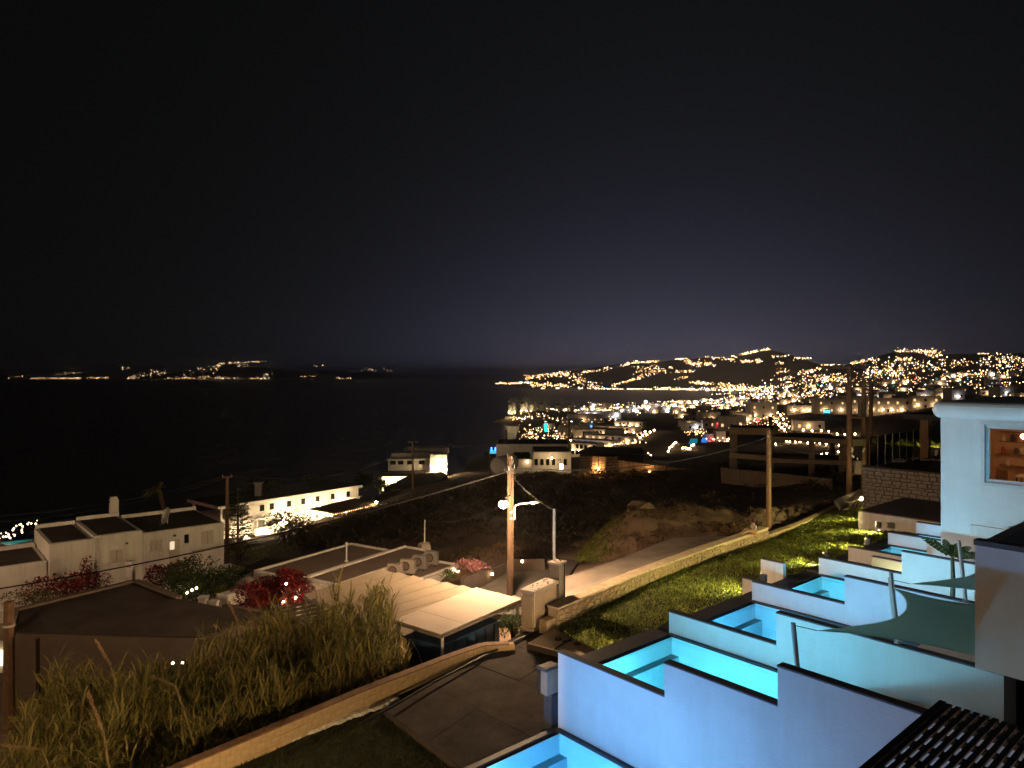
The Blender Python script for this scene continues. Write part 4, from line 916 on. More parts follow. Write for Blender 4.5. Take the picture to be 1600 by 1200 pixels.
pw, t6 = pole(355, 744, 62, .14, 'dark brown pole beside the araucaria on the left'); arm(pw, t6, .42, .1, t6.z-.08, 2)
pv3, t7 = pole(645, 690, 130, .16, 'double-armed pole in front of the far lit villa'); arm(pv3, t7, .9, .0, t7.z-.1, 4); arm(pv3, t7, 1.3, .1, t7.z-1.3, 4)
pt_, t8 = pole(889, 655, 120, .13, 'slim dark pole left of the lamp-lit stone walls'); pt2, t9 = pole(791, 672, 135, .10, 'thin mast behind the centre pole'); pt3, t10 = pole(765, 678, 140, .08, 'thinnest mast at the edge of the sea')

def wire(a, b, sag, r, label):
    w = thing('overhead_wire', a, label, 'wire', 'overhead wires'); MB().tube(catenary(a, b, sag, 18), r, 4).obj('cable', M_black if r > .02 else M_dsteel, w); return w
wire(PX(-120, 938, 30), Vector((lt.x-.1, lt.y, lt.z-.75)), .55, .03, 'thick black cable crossing the left houses to the centre pole')
wire(Vector((lt.x+.1, lt.y, lt.z-.6)), Vector((t2.x, t2.y, t2.z-.4)), .75, .02, 'cable from the centre pole to the single brown pole')
wire(Vector((t2.x, t2.y, t2.z-.4)), Vector((t3.x, t3.y, PX(0, 692, 50).z)), .9, .022, 'sagging cable from the brown pole to the transformer frame')
wire(Vector((lt.x+.1, lt.y, lt.z-1.0)), Vector((mtop.x, mtop.y, mt-.05)), .15, .014, 'thin line from the centre pole down to the pipe mast')
dm = PX(664, 812, 45); wire(dm, Vector((lt.x-.1, lt.y, lt.z-2.2)), .45, .010, 'thin line from the drum mast to the centre pole')
wire(Vector((t6.x-.3, t6.y, t6.z)), PX(-120, 812, 45), .8, .012, 'upper faint wire running left over the sea'); wire(Vector((t6.x+.3, t6.y, t6.z)), PX(-120, 822, 44), .9, .012, 'lower faint wire running left over the sea')
wire(Vector((t7.x-.8, t7.y, t7.z-1.2)), Vector((t6.x+.3, t6.y, t6.z)), 2.0, .02, 'long faint wire from the villa pole to the left pole')
wire(Vector((t7.x+.9, t7.y, t7.z-1.2)), Vector((t8.x, t8.y, t8.z-.8)), 1.2, .02, 'faint wire from the villa pole to the slim dark pole')
wire(PX(300, 862, 40), Vector((t7.x, t7.y, t7.z-6)), 1.5, .02, 'pale cable climbing over the dark slope to the villa pole')
wire(PX(600, 752, 150), PX(645, 720, 130), .3, .02, 'short stay wire left of the villa pole'); wire(PX(645, 720, 130), PX(700, 728, 150), .3, .02, 'short wire right of the villa pole')

bo = PX(1346, 779, 47.2); b_l = thing('bollard_lamp', bo - Vector((0,0,.8)), 'yellow bollard lamp by the broken slab and transformer frame', 'lamp'); MB().ball(bo, .08).obj('bulb', glow('bollard_bulb', (1, .74, .34), 2600), b_l); MB().tube([bo - Vector((0,0,1)), bo - Vector((0,0,.1))], .04, 6).obj('post', M_dsteel, b_l)
# unseen street lamps assumed left of the view, added to light reeds and houses
for k, (x, y, hh_, L) in enumerate(((-17.5, 14.0, 3.2, 2000), (-38.0, 32.0, 7.5, 5200))):
    z0 = ground(x, y); o = thing('street_lamp', Vector((x, y, z0)), ('assumed unseen lane street lamp on a tall pole beside the reeds, added for its light', 'assumed unseen lane street lamp on a tall pole, added to light the long white house')[k], 'street lamp'); z = ZC - hh_
    MB().tube([(x, y, z0-.3), (x, y, z-.2), (x+.3, y+.3, z+.1), (x+.8, y+.6, z+.12)], [.11, .08, .05, .05], 8).obj('pole', M_steel, o)
    MB().ball((x+.9, y+.7, z), .16, 10, 6, (1, 1, .8)).obj('bulb', glow('assumed_lane_bulb%d' % k, SOD, L), o); MB().lathe((x+.9, y+.7, z+.1), [(.22, 0), (.18, .08), (.06, .15)], 12).obj('hood', M_dsteel, o)

# unseen warm lamp before the hotel, placed to light the sandy wall and reeds
for k, (x, y, hh_) in enumerate(((-4.2, 10.5, 8.0),)):
    c = Vector((x, y, ZC-hh_)); o = thing('wall_lamp', c, 'unseen warm lamp in front of the hotel, placed to light the sandy wall', 'lamp'); MB().ball(c, .12, 10, 6).obj('bulb', glow('sandy_wall_bulb', (1.0, .62, .28), 4200), o); MB().box(c + Vector((.75, 0, .12)), 1.4, .06, .06).obj('bracket', M_dsteel, o); MB().lathe(c + Vector((0, 0, .13)), [(.6, 0), (.55, .04), (.1, .14)], 16).obj('shade', M_dsteel, o)
lamp_screen = thing('garden_or_screen_wall', Vector((-2.7, 10.5, Zh(10.2))), 'unseen added wall screening the pool wall from the warm lamp', 'wall'); MB().box((-2.7, 10.3, Zh(8.75)), .2, 4.8, 3.1).obj('wall', M_white, lamp_screen); MB().box((-2.7, 10.3, Zh(7.2)+.03), .26, 4.9, .05).obj('coping', M_cap, lamp_screen)  # added out of view to block the warm lamp from the pool wall
# ================================================================== houses near and middle
def win(th, fr, s0, s1, z0, z1, t, face=1, glass=None, shutter=None, axis='t', sill=True):
    g = glass or M_glassdk; d = face
    def fb(a0, a1, b0, b1, c0, c1):
        lo, hi = min(b0, b1), max(b0, b1)
        return MB().fbox(fr, a0, a1, lo, hi, c0, c1) if axis == 't' else MB().fbox(fr, lo, hi, a0, a1, c0, c1)
    w = fb(s0-.06, s1+.06, t+d*.002, t+d*.04, z0-.06, z1+.06).obj('window', M_pipe, th)
    fb(s0, s1, t+d*.041, t+d*.05, z0, z1).obj('pane', g, w)
    if shutter:
        m = (s0+s1)/2
        for a, b in ((s0, m-.01), (m+.01, s1)): fb(a, b, t+d*.055, t+d*.085, z0, z1).obj('shutter', shutter, w)
    if sill: fb(s0-.1, s1+.1, t+d*.002, t+d*.12, z0-.12, z0-.061).obj('sill', M_white, w)
    return w
# --- long white house at the left
o = PX(147, 841, 46.0); WF = Fr((o.x, o.y), 49.0)
wh = thing('white_house', Vector((o.x, o.y, Zh(14.5))), 'long low whitewashed house with flat dark roofs on the left', 'house')
zr = Zh(10.75)
for (s0, s1, dz, dep) in ((-6.5, -2.55, -1.0, 5.0), (-2.5, -.04, .0, 6.0), (0.0, 2.85, .12, 6.5), (2.9, 8.3, -.12, 6.5)):
    MB().fbox(WF, s0, s1, -dep, -.0 if s0 != 2.9 else -.12, Zh(16.5), zr+dz).obj('wall', M_white, wh, bevel=.06, seg=2)
    MB().fbox(WF, s0+.25, s1-.25, -dep+.25, -.30, zr+dz+.003, zr+dz+.03).obj('roof', M_roofdk, wh)
    pm = MB(); pm.fbox(WF, s0+.05, s1-.05, -dep+.03, -dep+.2, zr+dz+.002, zr+dz+.28); pm.obj('parapet', M_white, wh, bevel=.04)
MB().fbox(WF, 3.0, 8.8, -.1, 1.6, Zh(16.5), Zh(13.9)).obj('terrace_wall', M_white, wh, bevel=.04)
MB().fbox(WF, -9, -2.6, .3, .55, Zh(16.5), Zh(14.2)).obj('garden_or_screen_wall', M_white, wh, bevel=.04)
shm = mat('grey_shutter', (.50, .46, .40), .8, .08)
win(wh, WF, .95, 1.65, zr-1.75, zr-.95, 0, 1, None, shm); win(wh, WF, 3.4, 4.1, zr-1.4, zr-.7, -.12, 1, None, shm); win(wh, WF, 5.55, 5.85, zr-1.2, zr-.6, -.12); win(wh, WF, 6.7, 7.5, zr-1.5, zr-.55, -.12, 1, None, shm)
d = MB().fbox(WF, 4.55, 5.25, -.118, -.07, Zh(13.9), zr-.85).obj('door', shm, wh); MB().fbox(WF, 4.6, 4.9, -.069, -.05, zr-1.5, zr-.95).obj('lit_panel', glow('door_light', (1, .78, .5), .9), d)
for (s, z) in ((-2.2, zr-1.9), (4.9, zr-.55), (1.9, zr-.6), (4.0, zr+.35)): MB().fbox(WF, s-.07, s+.07, -.11 if s > 2.9 else .002, .1, z-.06, z+.06).obj('wall_fitting', M_dsteel, wh)
for s in (2.82, -.02): MB().tube([WF.p(s, .04, zr), WF.p(s, .04, Zh(14.4))], .05, 6).obj('downpipe', M_pipe, wh)
cw = Fr(tuple(PX(178, 800, 53)[:2]), 49.0); cz2 = PX(0, 812, 53).z
MB().fbox(cw, -.28, .28, -.28, .28, cz2-.6, cz2+1.55).obj('chimney', M_white, wh, bevel=.05); MB().fbox(cw, -.2, .2, -.2, .2, cz2+1.55, cz2+1.72).obj('chimney_cap', M_white, wh); MB().fbox(cw, -.3, -.25, -.1, .1, cz2+1.25, cz2+1.45).obj('flue_opening', M_black, wh)
for k, px in enumerate((237, 248)):
    p = PX(px, 829, 50.5); a = thing('air_conditioner', p, ('left', 'right')[k] + ' rooftop air conditioner on the long white house', 'air conditioner')
    f = Fr((p.x, p.y), 49.0); MB().fbox(f, -.4, .4, -.15, .15, p.z-.35, p.z+.25).obj('casing', M_canopy, a, bevel=.02); MB().lathe(f.p(-.1, .153, p.z-.05), [(.2, 0), (.2, .01)], 14).obj('fan', M_black, a)
dp = PX(261, 806, 51); sd = thing('satellite_dish', dp - Vector((0,0,1.2)), 'grey satellite dish on the long white house roof', 'satellite dish')
dm_ = MB(); ax = Vector((-.55, -.75, .35)).normalized(); ex = ax.cross(Vector((0,0,1))).normalized(); ey = ex.cross(ax)
vs = [dp]; fs = []
for i in range(1, 5):
    for k in range(16):
        a = k*math.pi/8; r = .55*i/4; vs.append(dp + (ex*math.cos(a)*.85 + ey*math.sin(a)*1.1)*r + ax*(r*r*.4))
for k in range(16): fs.append((0, 1+k, 1+(k+1) % 16))
for i in range(3):
    for k in range(16): fs.append((1+i*16+k, 1+(i+1)*16+k, 1+(i+1)*16+(k+1) % 16, 1+i*16+(k+1) % 16))
dm_.add(vs, fs).obj('reflector', M_steel, sd, smooth=True); MB().tube([dp - ax*.05, dp - Vector((0,0,1.3))], .045, 6).obj('mast', M_steel, sd); MB().tube([dp - ey*.5, dp + ax*.6], .015, 4).obj('feed_arm', M_dsteel, sd)
MB().box(dp - Vector((0, 0, 1.35)), .5, .5, .3).obj('foot', M_concrete, sd)
gp = thing('gate_pillar', PX(203, 905, 44), 'small white lantern-topped gate pillar before the long white house', 'pillar'); p = PX(204, 893, 44)
MB().box(p - Vector((0,0,.9)), .42, .42, 2.2).obj('shaft', M_white, gp, bevel=.03); MB().box(p + Vector((0,0,.25)), .52, .52, .1).obj('cap', M_white, gp)
for a in (-1, 1):
    for b in (-1, 1): MB().box(p + Vector((a*.17, b*.17, .42)), .08, .08, .25).obj('lantern_leg', M_white, gp)
MB().box(p + Vector((0,0,.6)), .46, .46, .1).obj('lantern_roof', M_white, gp)
# --- dark flat-roofed building in the left foreground
FP = [GH(14, 986, 9.5), GH(318, 994, 9.5), GH(420, 962, 9.6), GH(280, 935, 9.6), GH(212, 909, 9.6), GH(22, 955, 9.6)]
db = thing('dark_house', FP[0] - Vector((0,0,3.2)), 'dark flat-roofed house behind the reeds, lower left', 'house')
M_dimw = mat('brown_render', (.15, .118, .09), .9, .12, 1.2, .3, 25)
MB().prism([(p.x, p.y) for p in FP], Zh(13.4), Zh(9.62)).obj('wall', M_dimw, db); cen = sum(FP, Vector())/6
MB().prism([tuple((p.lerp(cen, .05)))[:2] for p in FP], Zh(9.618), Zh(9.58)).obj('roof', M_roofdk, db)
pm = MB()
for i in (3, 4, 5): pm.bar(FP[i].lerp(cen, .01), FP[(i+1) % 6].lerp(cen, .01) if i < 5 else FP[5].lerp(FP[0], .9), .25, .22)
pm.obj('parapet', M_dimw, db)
a, b = FP[0], FP[1]; ff = Fr((a.x, a.y), math.degrees(math.atan2((b-a).x, (b-a).y)))
for s in (1.0, 2.3, 3.0): MB().fbox(ff, s, s+.5, .01, .05, Zh(12.6), Zh(11.3)).obj('window', M_glassdk, db)
MB().fbox(ff, 1.05, 1.2, .01, .22, Zh(13), Zh(9.7)).obj('pilaster', M_dimw, db)
for px in (270, 285): 
    p = PX(px, 1036, 24.9); l = thing('garden_lamp', p, ('left', 'right')[px == 285] + ' of two small pale lights under the dark house wall', 'lamp'); MB().ball(p, .045).obj('bulb', glow('garden_bulb', (1, .85, .6), 14), l); MB().tube([p, p - Vector((0, 0, 1.2))], .02).obj('stem', M_dsteel, l)
g0 = thing('lit_window_house', PX(2, 1020, 27), 'bright lit window at the far left edge behind the dark pole', 'window'); p = PX(-6, 1028, 27); MB().box(p, .75, .1, .55).obj('pane', glow('left_window', (1, .8, .5), 3.0), g0); MB().box(p + Vector((-.6, .1, 0)), 2.2, .08, 1.2).obj('wall', M_white, g0)
dk, tdk = pole(14, 940, 26, .16, 'short dark post at the far left edge', Zh(13.2)); MB().lathe(tdk - Vector((0, 0, .9)), [(.24, 0), (.2, .06)], 8).obj('collar', M_steel, dk)
# --- twin-roofed house in the middle
o = GH(472, 900, 11.0); TF = Fr((o.x, o.y), 32.0)
th = thing('twin_roof_house', Vector((o.x, o.y, Zh(14.2))), 'white house with two flat brown roofs and rounded parapets', 'house')
def flat_block(T, fr, s0, s1, t0, t1, zb, zt, roofm, bev=.09):
    MB().fbox(fr, s0, s1, t0, t1, zb, zt).obj('wall', M_white, T, bevel=.05)
    for (a, b, c, d) in ((s0, s1, t0, t0+.24), (s0, s1, t1-.24, t1), (s0, s0+.24, t0+.241, t1-.241), (s1-.24, s1, t0+.241, t1-.241)): MB().fbox(fr, a, b, c, d, zt-.02, zt+.15).obj('parapet', M_white, T, bevel=bev, seg=3)
    MB().fbox(fr, s0+.24, s1-.24, t0+.24, t1-.24, zt+.002, zt+.04).obj('roof', roofm, T)
flat_block(th, TF, 0, 8.4, 0, 2.6, Zh(14.6), Zh(11.2), M_roofmid)
flat_block(th, TF, -.35, 7.3, -3.6, -.02, Zh(14.6), Zh(11.25), M_roofmid)
flat_block(th, TF, 3.4, 8.35, 2.62, 4.4, Zh(14.6), Zh(11.75), M_roofmid)
win(th, TF, -2.6, -2.3, Zh(12.1), Zh(11.75), -.35, -1, None, None, 's')
for k, px in enumerate((622, 645, 668, 688)):
    p = TF.p(4.1 + k*1.1, 3.0, Zh(11.75)+.55); a = thing('air_conditioner', p - Vector((0,0,.4)), ('nearest', 'second', 'third', 'farthest')[k] + ' of four air conditioners on the twin-roofed house', 'air conditioner', 'air conditioners on the twin-roofed house')
    f = Fr((p.x, p.y), 106.0); MB().fbox(f, -.42, .42, -.17, .17, p.z-.42, p.z+.36).obj('casing', M_canopy if k < 2 else M_steel, a, bevel=.02)
    c = f.p(-.08, .172, p.z); dmx = Vector((f.u[0], f.u[1], 0)); rim = [c + dmx*math.cos(q*.524)*.24 + Vector((0, 0, math.sin(q*.524)*.24)) for q in range(13)]
    MB().tube(rim, .028, 5).obj('fan_ring', M_black, a); MB().add([c + Vector((0,0,0))] + [c + dmx*math.cos(q*.524)*.23 + Vector((0, 0, math.sin(q*.524)*.23)) + Vector((f.v[0], f.v[1], 0))*.01 for q in range(12)], [(0, 1+q, 1+(q+1) % 12) for q in range(12)]).obj('fan', M_roofmid, a)
    for q in (-.3, .3): MB().fbox(f, q-.04, q+.04, -.2, .2, p.z-.5, p.z-.421).obj('foot', M_dsteel, a)
wl = TF.p(7.9, 4.62, Zh(12.0)); l = thing('wall_lamp', wl, 'bright wall lamp on the white corner beside the pink flowers', 'lamp'); MB().ball(wl, .07).obj('bulb', glow('corner_bulb', (1, .72, .42), 350), l); MB().box(wl + Vector((0, .1, .1)), .16, .14, .04).obj('hood', M_dsteel, l)
vp = TF.p(4.0, -.7, Zh(10.95)); v_ = thing('roof_vent', vp, 'thin white vent pipe on the left brown roof', 'vent'); MB().tube([vp - Vector((0,0,.2)), vp + Vector((0,0,.75))], .05, 7).obj('pipe', M_pipe, v_); MB().ball(vp + Vector((0,0,.8)), .10, 7, 4).obj('cap', M_pipe, v_); MB().lathe(vp - Vector((0,0,.28)), [(.14, 0), (.12, .08)], 8).obj('foot', M_pipe, v_)
dr = PX(663, 857, 45); dd = thing('cable_drum', dr - Vector((0,0,.45)), 'round pale drum with thin mast behind the twin-roofed house', 'drum')
ax = Vector((.85, .5, 0)).normalized(); MB().tube([dr - ax*.3, dr - ax*.25, dr + ax*.25, dr + ax*.3], [.36, .40, .40, .36], 14).obj('drum', M_canopy, dd); MB().tube([dr, dm], .045, 6).obj('mast', M_pipe, dd); MB().tube([dr - ax*.31, dr - ax*.30], .25, 12).obj('face', M_corr, dd); MB().box(dr - Vector((0,0,.75)), .9, .6, .7).obj('plinth', M_white, dd)
def umbrella(px, py, Y, r, lab):
    c = PX(px, py, Y); u = thing('parasol', c - Vector((0,0,2.2)), lab, 'parasol'); n = 8
    for k in range(n):
        a, b = 2*math.pi*k/n, 2*math.pi*(k+1)/n; q1, q2 = Vector((math.cos(a)*r, math.sin(a)*r, -.55)), Vector((math.cos(b)*r, math.sin(b)*r, -.55))
        MB().add([c, c + q1, c + q2, c + q2*1.0 - Vector((0,0,.18)), c + q1 - Vector((0,0,.18))], [(0,1,2), (1,4,3,2)]).obj('canopy_panel', M_canopy, u)
    MB().tube([c - Vector((0,0,2.4)), c + Vector((0,0,.1))], .03, 6).obj('pole', M_wood, u)
umbrella(395, 892, 40.5, 1.15, 'cream octagonal parasol left of the twin-roofed house')
fl = thing('garden_or_screen_wall', PX(370, 935, 37), 'low cream garden wall in front of the red bush', 'wall'); a, b = PX(346, 932, 36), PX(415, 912, 40); MB().bar(a - Vector((0,0,.6)), b - Vector((0,0,.6)), .7, 1.4).obj('wall', M_white, fl, bevel=.05)
fl2 = thing('garden_or_screen_wall', PX(450, 955, 34), 'dim grey wall at the foot of the red bush', 'wall'); MB().bar(PX(352, 938, 35.5) - Vector((0,0,1)), PX(470, 962, 32) - Vector((0,0,1)), .3, 1.6).obj('wall', M_dimw, fl2)
for k, px in enumerate((318, 335)):
    p = PX(px, 938 + k*6, 36); q = thing('garden_pillar', p - Vector((0,0,1.4)), ('paler left', 'dimmer right')[k] + ' square garden pillar beside the dark roof', 'pillar'); MB().box(p - Vector((0,0,.6)), .4, .4, 1.5).obj('shaft', M_white, q, bevel=.03); MB().box(p + Vector((0,0,.18)), .46, .46, .06).obj('cap', M_white, q)
for k, (px, py) in enumerate(((292, 926), (300, 922), (307, 919))):
    p = PX(px, py, 38); l = thing('garden_lamp', p, ('lower', 'middle', 'upper')[k] + ' of three warm garden lights under the dark tree', 'lamp', 'garden lights under the dark tree'); MB().ball(p, .07).obj('bulb', glow('garden_bulb2', (1, .75, .4), 12), l); MB().tube([p, p - Vector((0, 0, .8))], .02).obj('stem', M_dsteel, l)

# --- lit two-storey villa on the left slope
o = PX(345, 790, 100); VF = Fr((o.x, o.y), 40.0); vz = o.z; vb = Zh(24.2)
vl = thing('lit_villa', Vector((o.x, o.y, vb)), 'long two-storey white villa lit warm, with outside stair', 'villa')
MB().fbox(VF, 4.2, 24, -8, 0, vb-2, vz-.35).obj('wall', M_white, vl, bevel=.08)
MB().fbox(VF, -.6, 24.3, -8.3, .5, vz-.33, vz).obj('roof', M_roofdk, vl); MB().fbox(VF, -.65, 24.3, .5, .75, vz-.35, vz+.05).obj('roof_edge', M_white, vl, bevel=.06)
MB().fbox(VF, -.85, -.6, -8.3, .75, vz-.35, vz+.05).obj('roof_edge', M_white, vl)
MB().fbox(VF, -.3, 4.2, -8, -.02, vb-2, vz-2.0).obj('wall', M_white, vl, bevel=.05)
for t in (-7.6, .4): MB().fbox(VF, -.3, -.02, t-.14, t+.14, vz-2.0, vz-.35).obj('column', M_white, vl)
MB().fbox(VF, 4.3, 24, .02, 1.1, vz-2.75, vz-2.55).obj('gallery_slab', M_white, vl)
for k in range(34): MB().fbox(VF, 4.5+k*.57, 4.58+k*.57, .98, 1.06, vz-2.55, vz-1.75).obj('baluster', M_white, vl)
MB().fbox(VF, 4.4, 24, .95, 1.09, vz-1.75, vz-1.66).obj('handrail', M_white, vl)
for k in range(16): MB().fbox(VF, 5+k*1.2, 5.22+k*1.2, .85, 1.1, vb-1, vz-2.75).obj('column', M_white, vl)
stp = MB()
for k in range(14): stp.fbox(VF, 8.6-k*.36, 8.96-k*.36, 1.15, 2.1, vb-1.5, vz-2.75-k*.20)
stp.obj('staircase', M_white, vl)
MB().fbox(VF, 4.0, 8.9, 2.1, 2.25, vb-1.5, vz-3.6).obj('stair_wall', M_white, vl)
for s in (6.0, 7.6, 10.5, 13.0, 15.6, 18.5, 21.5): win(vl, VF, s, s+.7, vz-1.7, vz-.8, 0)
for i, (s, t, z) in enumerate(((2.4, 2.6, -4.4), (5.8, 3.4, -4.2), (8.5, 3.0, -3.4), (11, 2.8, -3.5), (13.5, 2.8, -3.5), (16, 2.8, -3.5), (18.5, 2.8, -3.5), (21, 2.8, -3.5), (9.5, 1.9, -1.9), (15, 1.9, -1.9), (20, 1.9, -1.9), (3.5, 2.5, -5.0), (1.2, 2.0, -5.1))):
    p = VF.p(s, t, vz+z); l = thing('wall_lamp', p, 'warm lamp washing the front of the long lit villa', 'lamp', 'lamps along the lit villa'); MB().ball(p, .09, 6, 4).obj('bulb', glow('villa_bulb', (1, .70, .38), 3200), l); MB().lathe(p + Vector((0,0,.09)), [(.1, 0), (.03, .06)], 6).obj('hood', M_dsteel, l)
rl = VF.p(-.9, -4.0, vz-3.4); l = thing('garden_lamp', rl, 'red garden lamp colouring the end of the lit villa', 'lamp'); MB().ball(rl - Vector((.3, .4, 0)), .09, 6, 4).obj('bulb', glow('red_bulb', (1, .12, .14), 500), l); MB().tube([rl, rl - Vector((0,0,1.5))], .03).obj('stem', M_dsteel, l)
vc = PX(404, 762, 108); MB().box(vc - Vector((0,0,1)), .9, .9, 3.2).obj('chimney', M_white, vl, bevel=.06); MB().box(vc + Vector((0,0,.75)), 1.2, 1.2, .2).obj('chimney_cap', M_white, vl)
# string-lit straw pergola beside it
sp = thing('lit_pergola', PX(540, 800, 98), 'straw-roofed pergola edged with string lights', 'pergola'); Q = [PX(484, 795, 96), PX(522, 801, 92), PX(592, 785, 104), PX(555, 778, 108)]
for k in range(10):
    f0, f1 = k/10, (k+.93)/10; MB().prism([Q[0].lerp(Q[3], f0), Q[1].lerp(Q[2], f0), Q[1].lerp(Q[2], f1), Q[0].lerp(Q[3], f1)], -.12, random.uniform(-.02, .03)).obj('roof_panel', M_dry if False else mat('straw', (.22, .15, .08), .95, .3, 3, .6, 12), sp)
for k in range(26):
    p = Q[1].lerp(Q[2], k/25) - Vector((0, .1, .25)); MB().octa(p, random.uniform(.06, .10)).obj('string_light', E_warm, sp)
for k in range(8): p = Q[1].lerp(Q[2], k/7); MB().tube([p - Vector((0,0,2.6)), p - Vector((0,0,.1))], .06, 5).obj('post', M_wood, sp)
for k in range(3): p = Q[0].lerp(Q[1], .5).lerp(Q[3].lerp(Q[2], .5), .2+.3*k) - Vector((0,0,1.0)); MB().ball(p, .08, 6, 4).obj('bulb', E_house, sp)
fl_ = thing('floodlight', PX(588, 784, 102), 'bright warm floodlight at the far end of the straw pergola', 'floodlight'); p = PX(588, 785, 102); MB().ball(p, .16, 8, 5).obj('bulb', E_house, fl_); MB().tube([p + Vector((-.3,0,0)), PX(582, 775, 102)], .03).obj('bracket', M_dsteel, fl_)

# --- far villa with lit porch
o = PX(606, 716, 170); XF = Fr((o.x, o.y), 86.0)
xv = thing('seaside_villa', Vector((o.x, o.y, Zh(27.5))), 'three-level white villa with lit porch above the sea', 'villa')
def zz(py, Y=170): return ZC - (py-HOR)/FPX*Y
MB().fbox(XF, 0, 10, -7, 0, Zh(28), zz(717)).obj('wall', M_white, xv, bevel=.1); MB().fbox(XF, .6, 13, -8, -.5, zz(717)+.01, zz(708)).obj('wall', M_white, xv, bevel=.35, seg=3)
MB().fbox(XF, 3.5, 13.5, -9, -2, zz(708)+.01, zz(702)).obj('wall', M_white, xv, bevel=.35, seg=3); MB().fbox(XF, -.2, 10, -.5, .6, zz(719), zz(717)+.02).obj('roof_edge', M_white, xv)
MB().fbox(XF, 10.02, 14.2, -6, 1.6, Zh(28), zz(709)).obj('wall', M_white, xv, bevel=.1); MB().fbox(XF, 13.0, 14.6, -3, -.5, zz(709)+.01, zz(701)).obj('tower', M_white, xv)
for s in (.6, 2.4, 4.6, 7.4): win(xv, XF, s, s+1.3, zz(726), zz(720), 0, 1, M_glassdk, None, 't', False)
win(xv, XF, 11.0, 11.7, zz(728), zz(714), 1.6, 1, glow('green_pane', (.85, 1, .55), 1.4), None, 't', False); win(xv, XF, 12.3, 13.4, zz(724), zz(715), 1.6, 1, glow('aqua_pane', (.7, 1, .8), 1.2), None, 't', False)
MB().fbox(XF, -1.6, 9.2, .02, 6.5, zz(743, 165), zz(740, 165)).obj('porch_roof', M_roofdk, xv)
for s in (-1.4, 2.6, 5.0): MB().fbox(XF, s, s+.25, 6.1, 6.35, Zh(28), zz(743, 165)-.01).obj('porch_column', M_white, xv)
MB().fbox(XF, -1.2, 5.2, 2.0, 2.2, Zh(28), zz(744, 168)).obj('porch_wall', M_white, xv)
for k in range(9): MB().fbox(XF, -1.0+k*.7, -.6+k*.7, 6.0, 6.1, zz(762, 164), zz(755, 164)).obj('porch_rail', M_white, xv)
for i, (s, t, py) in enumerate(((.3, 4.2, 749), (2.2, 4.2, 749), (4.3, 4.2, 749), (11.5, 2.8, 733), (14.0, 3.4, 731), (12.8, 2.6, 722))):
    p = XF.p(s, t, zz(py)); l = thing('porch_lamp', p, 'warm lamp on the seaside villa', 'lamp', 'lamps on the seaside villa'); MB().ball(p, .12, 6, 4).obj('bulb', glow('porch_bulb', (1, .70, .36), 1900), l); MB().box(p + Vector((0,0,.15)), .2, .2, .05).obj('hood', M_dsteel, l)
MB().prism([PX(600, 762, 150), PX(655, 768, 138), PX(700, 742, 150), PX(690, 737, 158), PX(640, 742, 162)], -3, 0).obj('dark_terrace', M_roofdk, xv)
# ================================================================== mid-distance structures
# concrete skeleton building
sk = thing('concrete_skeleton', PX(1240, 750, 75), 'unfinished dark concrete frame building beside the brown pole', 'building')
M_skel = mat('raw_concrete', (.36, .29, .20), .95, .2, 1)
def skb(a, b, w, h, nm): MB().bar(a, b, w, h).obj(nm, M_skel, sk)
for (px, y0, y1, Y) in ((1144, 672, 752, 76), (1202, 672, 760, 73), (1268, 690, 765, 72), (1316, 690, 765, 70), (1148, 672, 748, 84), (1206, 672, 752, 82), (1300, 688, 757, 80)):
    skb(PX(px, y1, Y), PX(px, y0, Y), .45, .45, 'column')
for (x0, yy0, Y0, x1, yy1, Y1, h) in ((1141, 673, 76, 1205, 674, 73, .7), (1205.5, 685, 73, 1345, 690, 69, .4), (1141, 711, 76, 1205, 716, 73, .5), (1205.5, 719, 73, 1345, 724, 69, .42), (1146, 675, 84, 1300, 681, 80, .35)):
    skb(PX(x0, yy0, Y0), PX(x1, yy1, Y1), .42, h, 'beam')
MB().prism([PX(1139, 667, 76.3), PX(1206, 668, 73.3), PX(1210, 665, 85), PX(1146, 664, 87)], -.2, 0).obj('roof_slab', M_roofdk, sk)
MB().prism([PX(1206, 682, 73.2), PX(1346, 687, 69.2), PX(1340, 682, 82), PX(1212, 679, 85)], -.2, 0).obj('roof_slab', M_roofdk, sk)
MB().prism([PX(1146, 708, 76.6), PX(1345, 719, 69.5), PX(1340, 712, 82), PX(1150, 705, 86)], -.3, 0).obj('floor_slab', M_roofdk, sk)
cwl = thing('concrete_wall', PX(1200, 760, 68), 'long dim concrete wall in front of the skeleton building', 'wall')
for k in range(5):
    a, b = PX(1128, 732, 74).lerp(PX(1300, 750, 62), k/5), PX(1128, 732, 74).lerp(PX(1300, 750, 62), (k+.985)/5); MB().bar(a - Vector((0,0,.7)), b - Vector((0,0,.7)), .3, 1.6).obj('panel', M_skel, cwl)
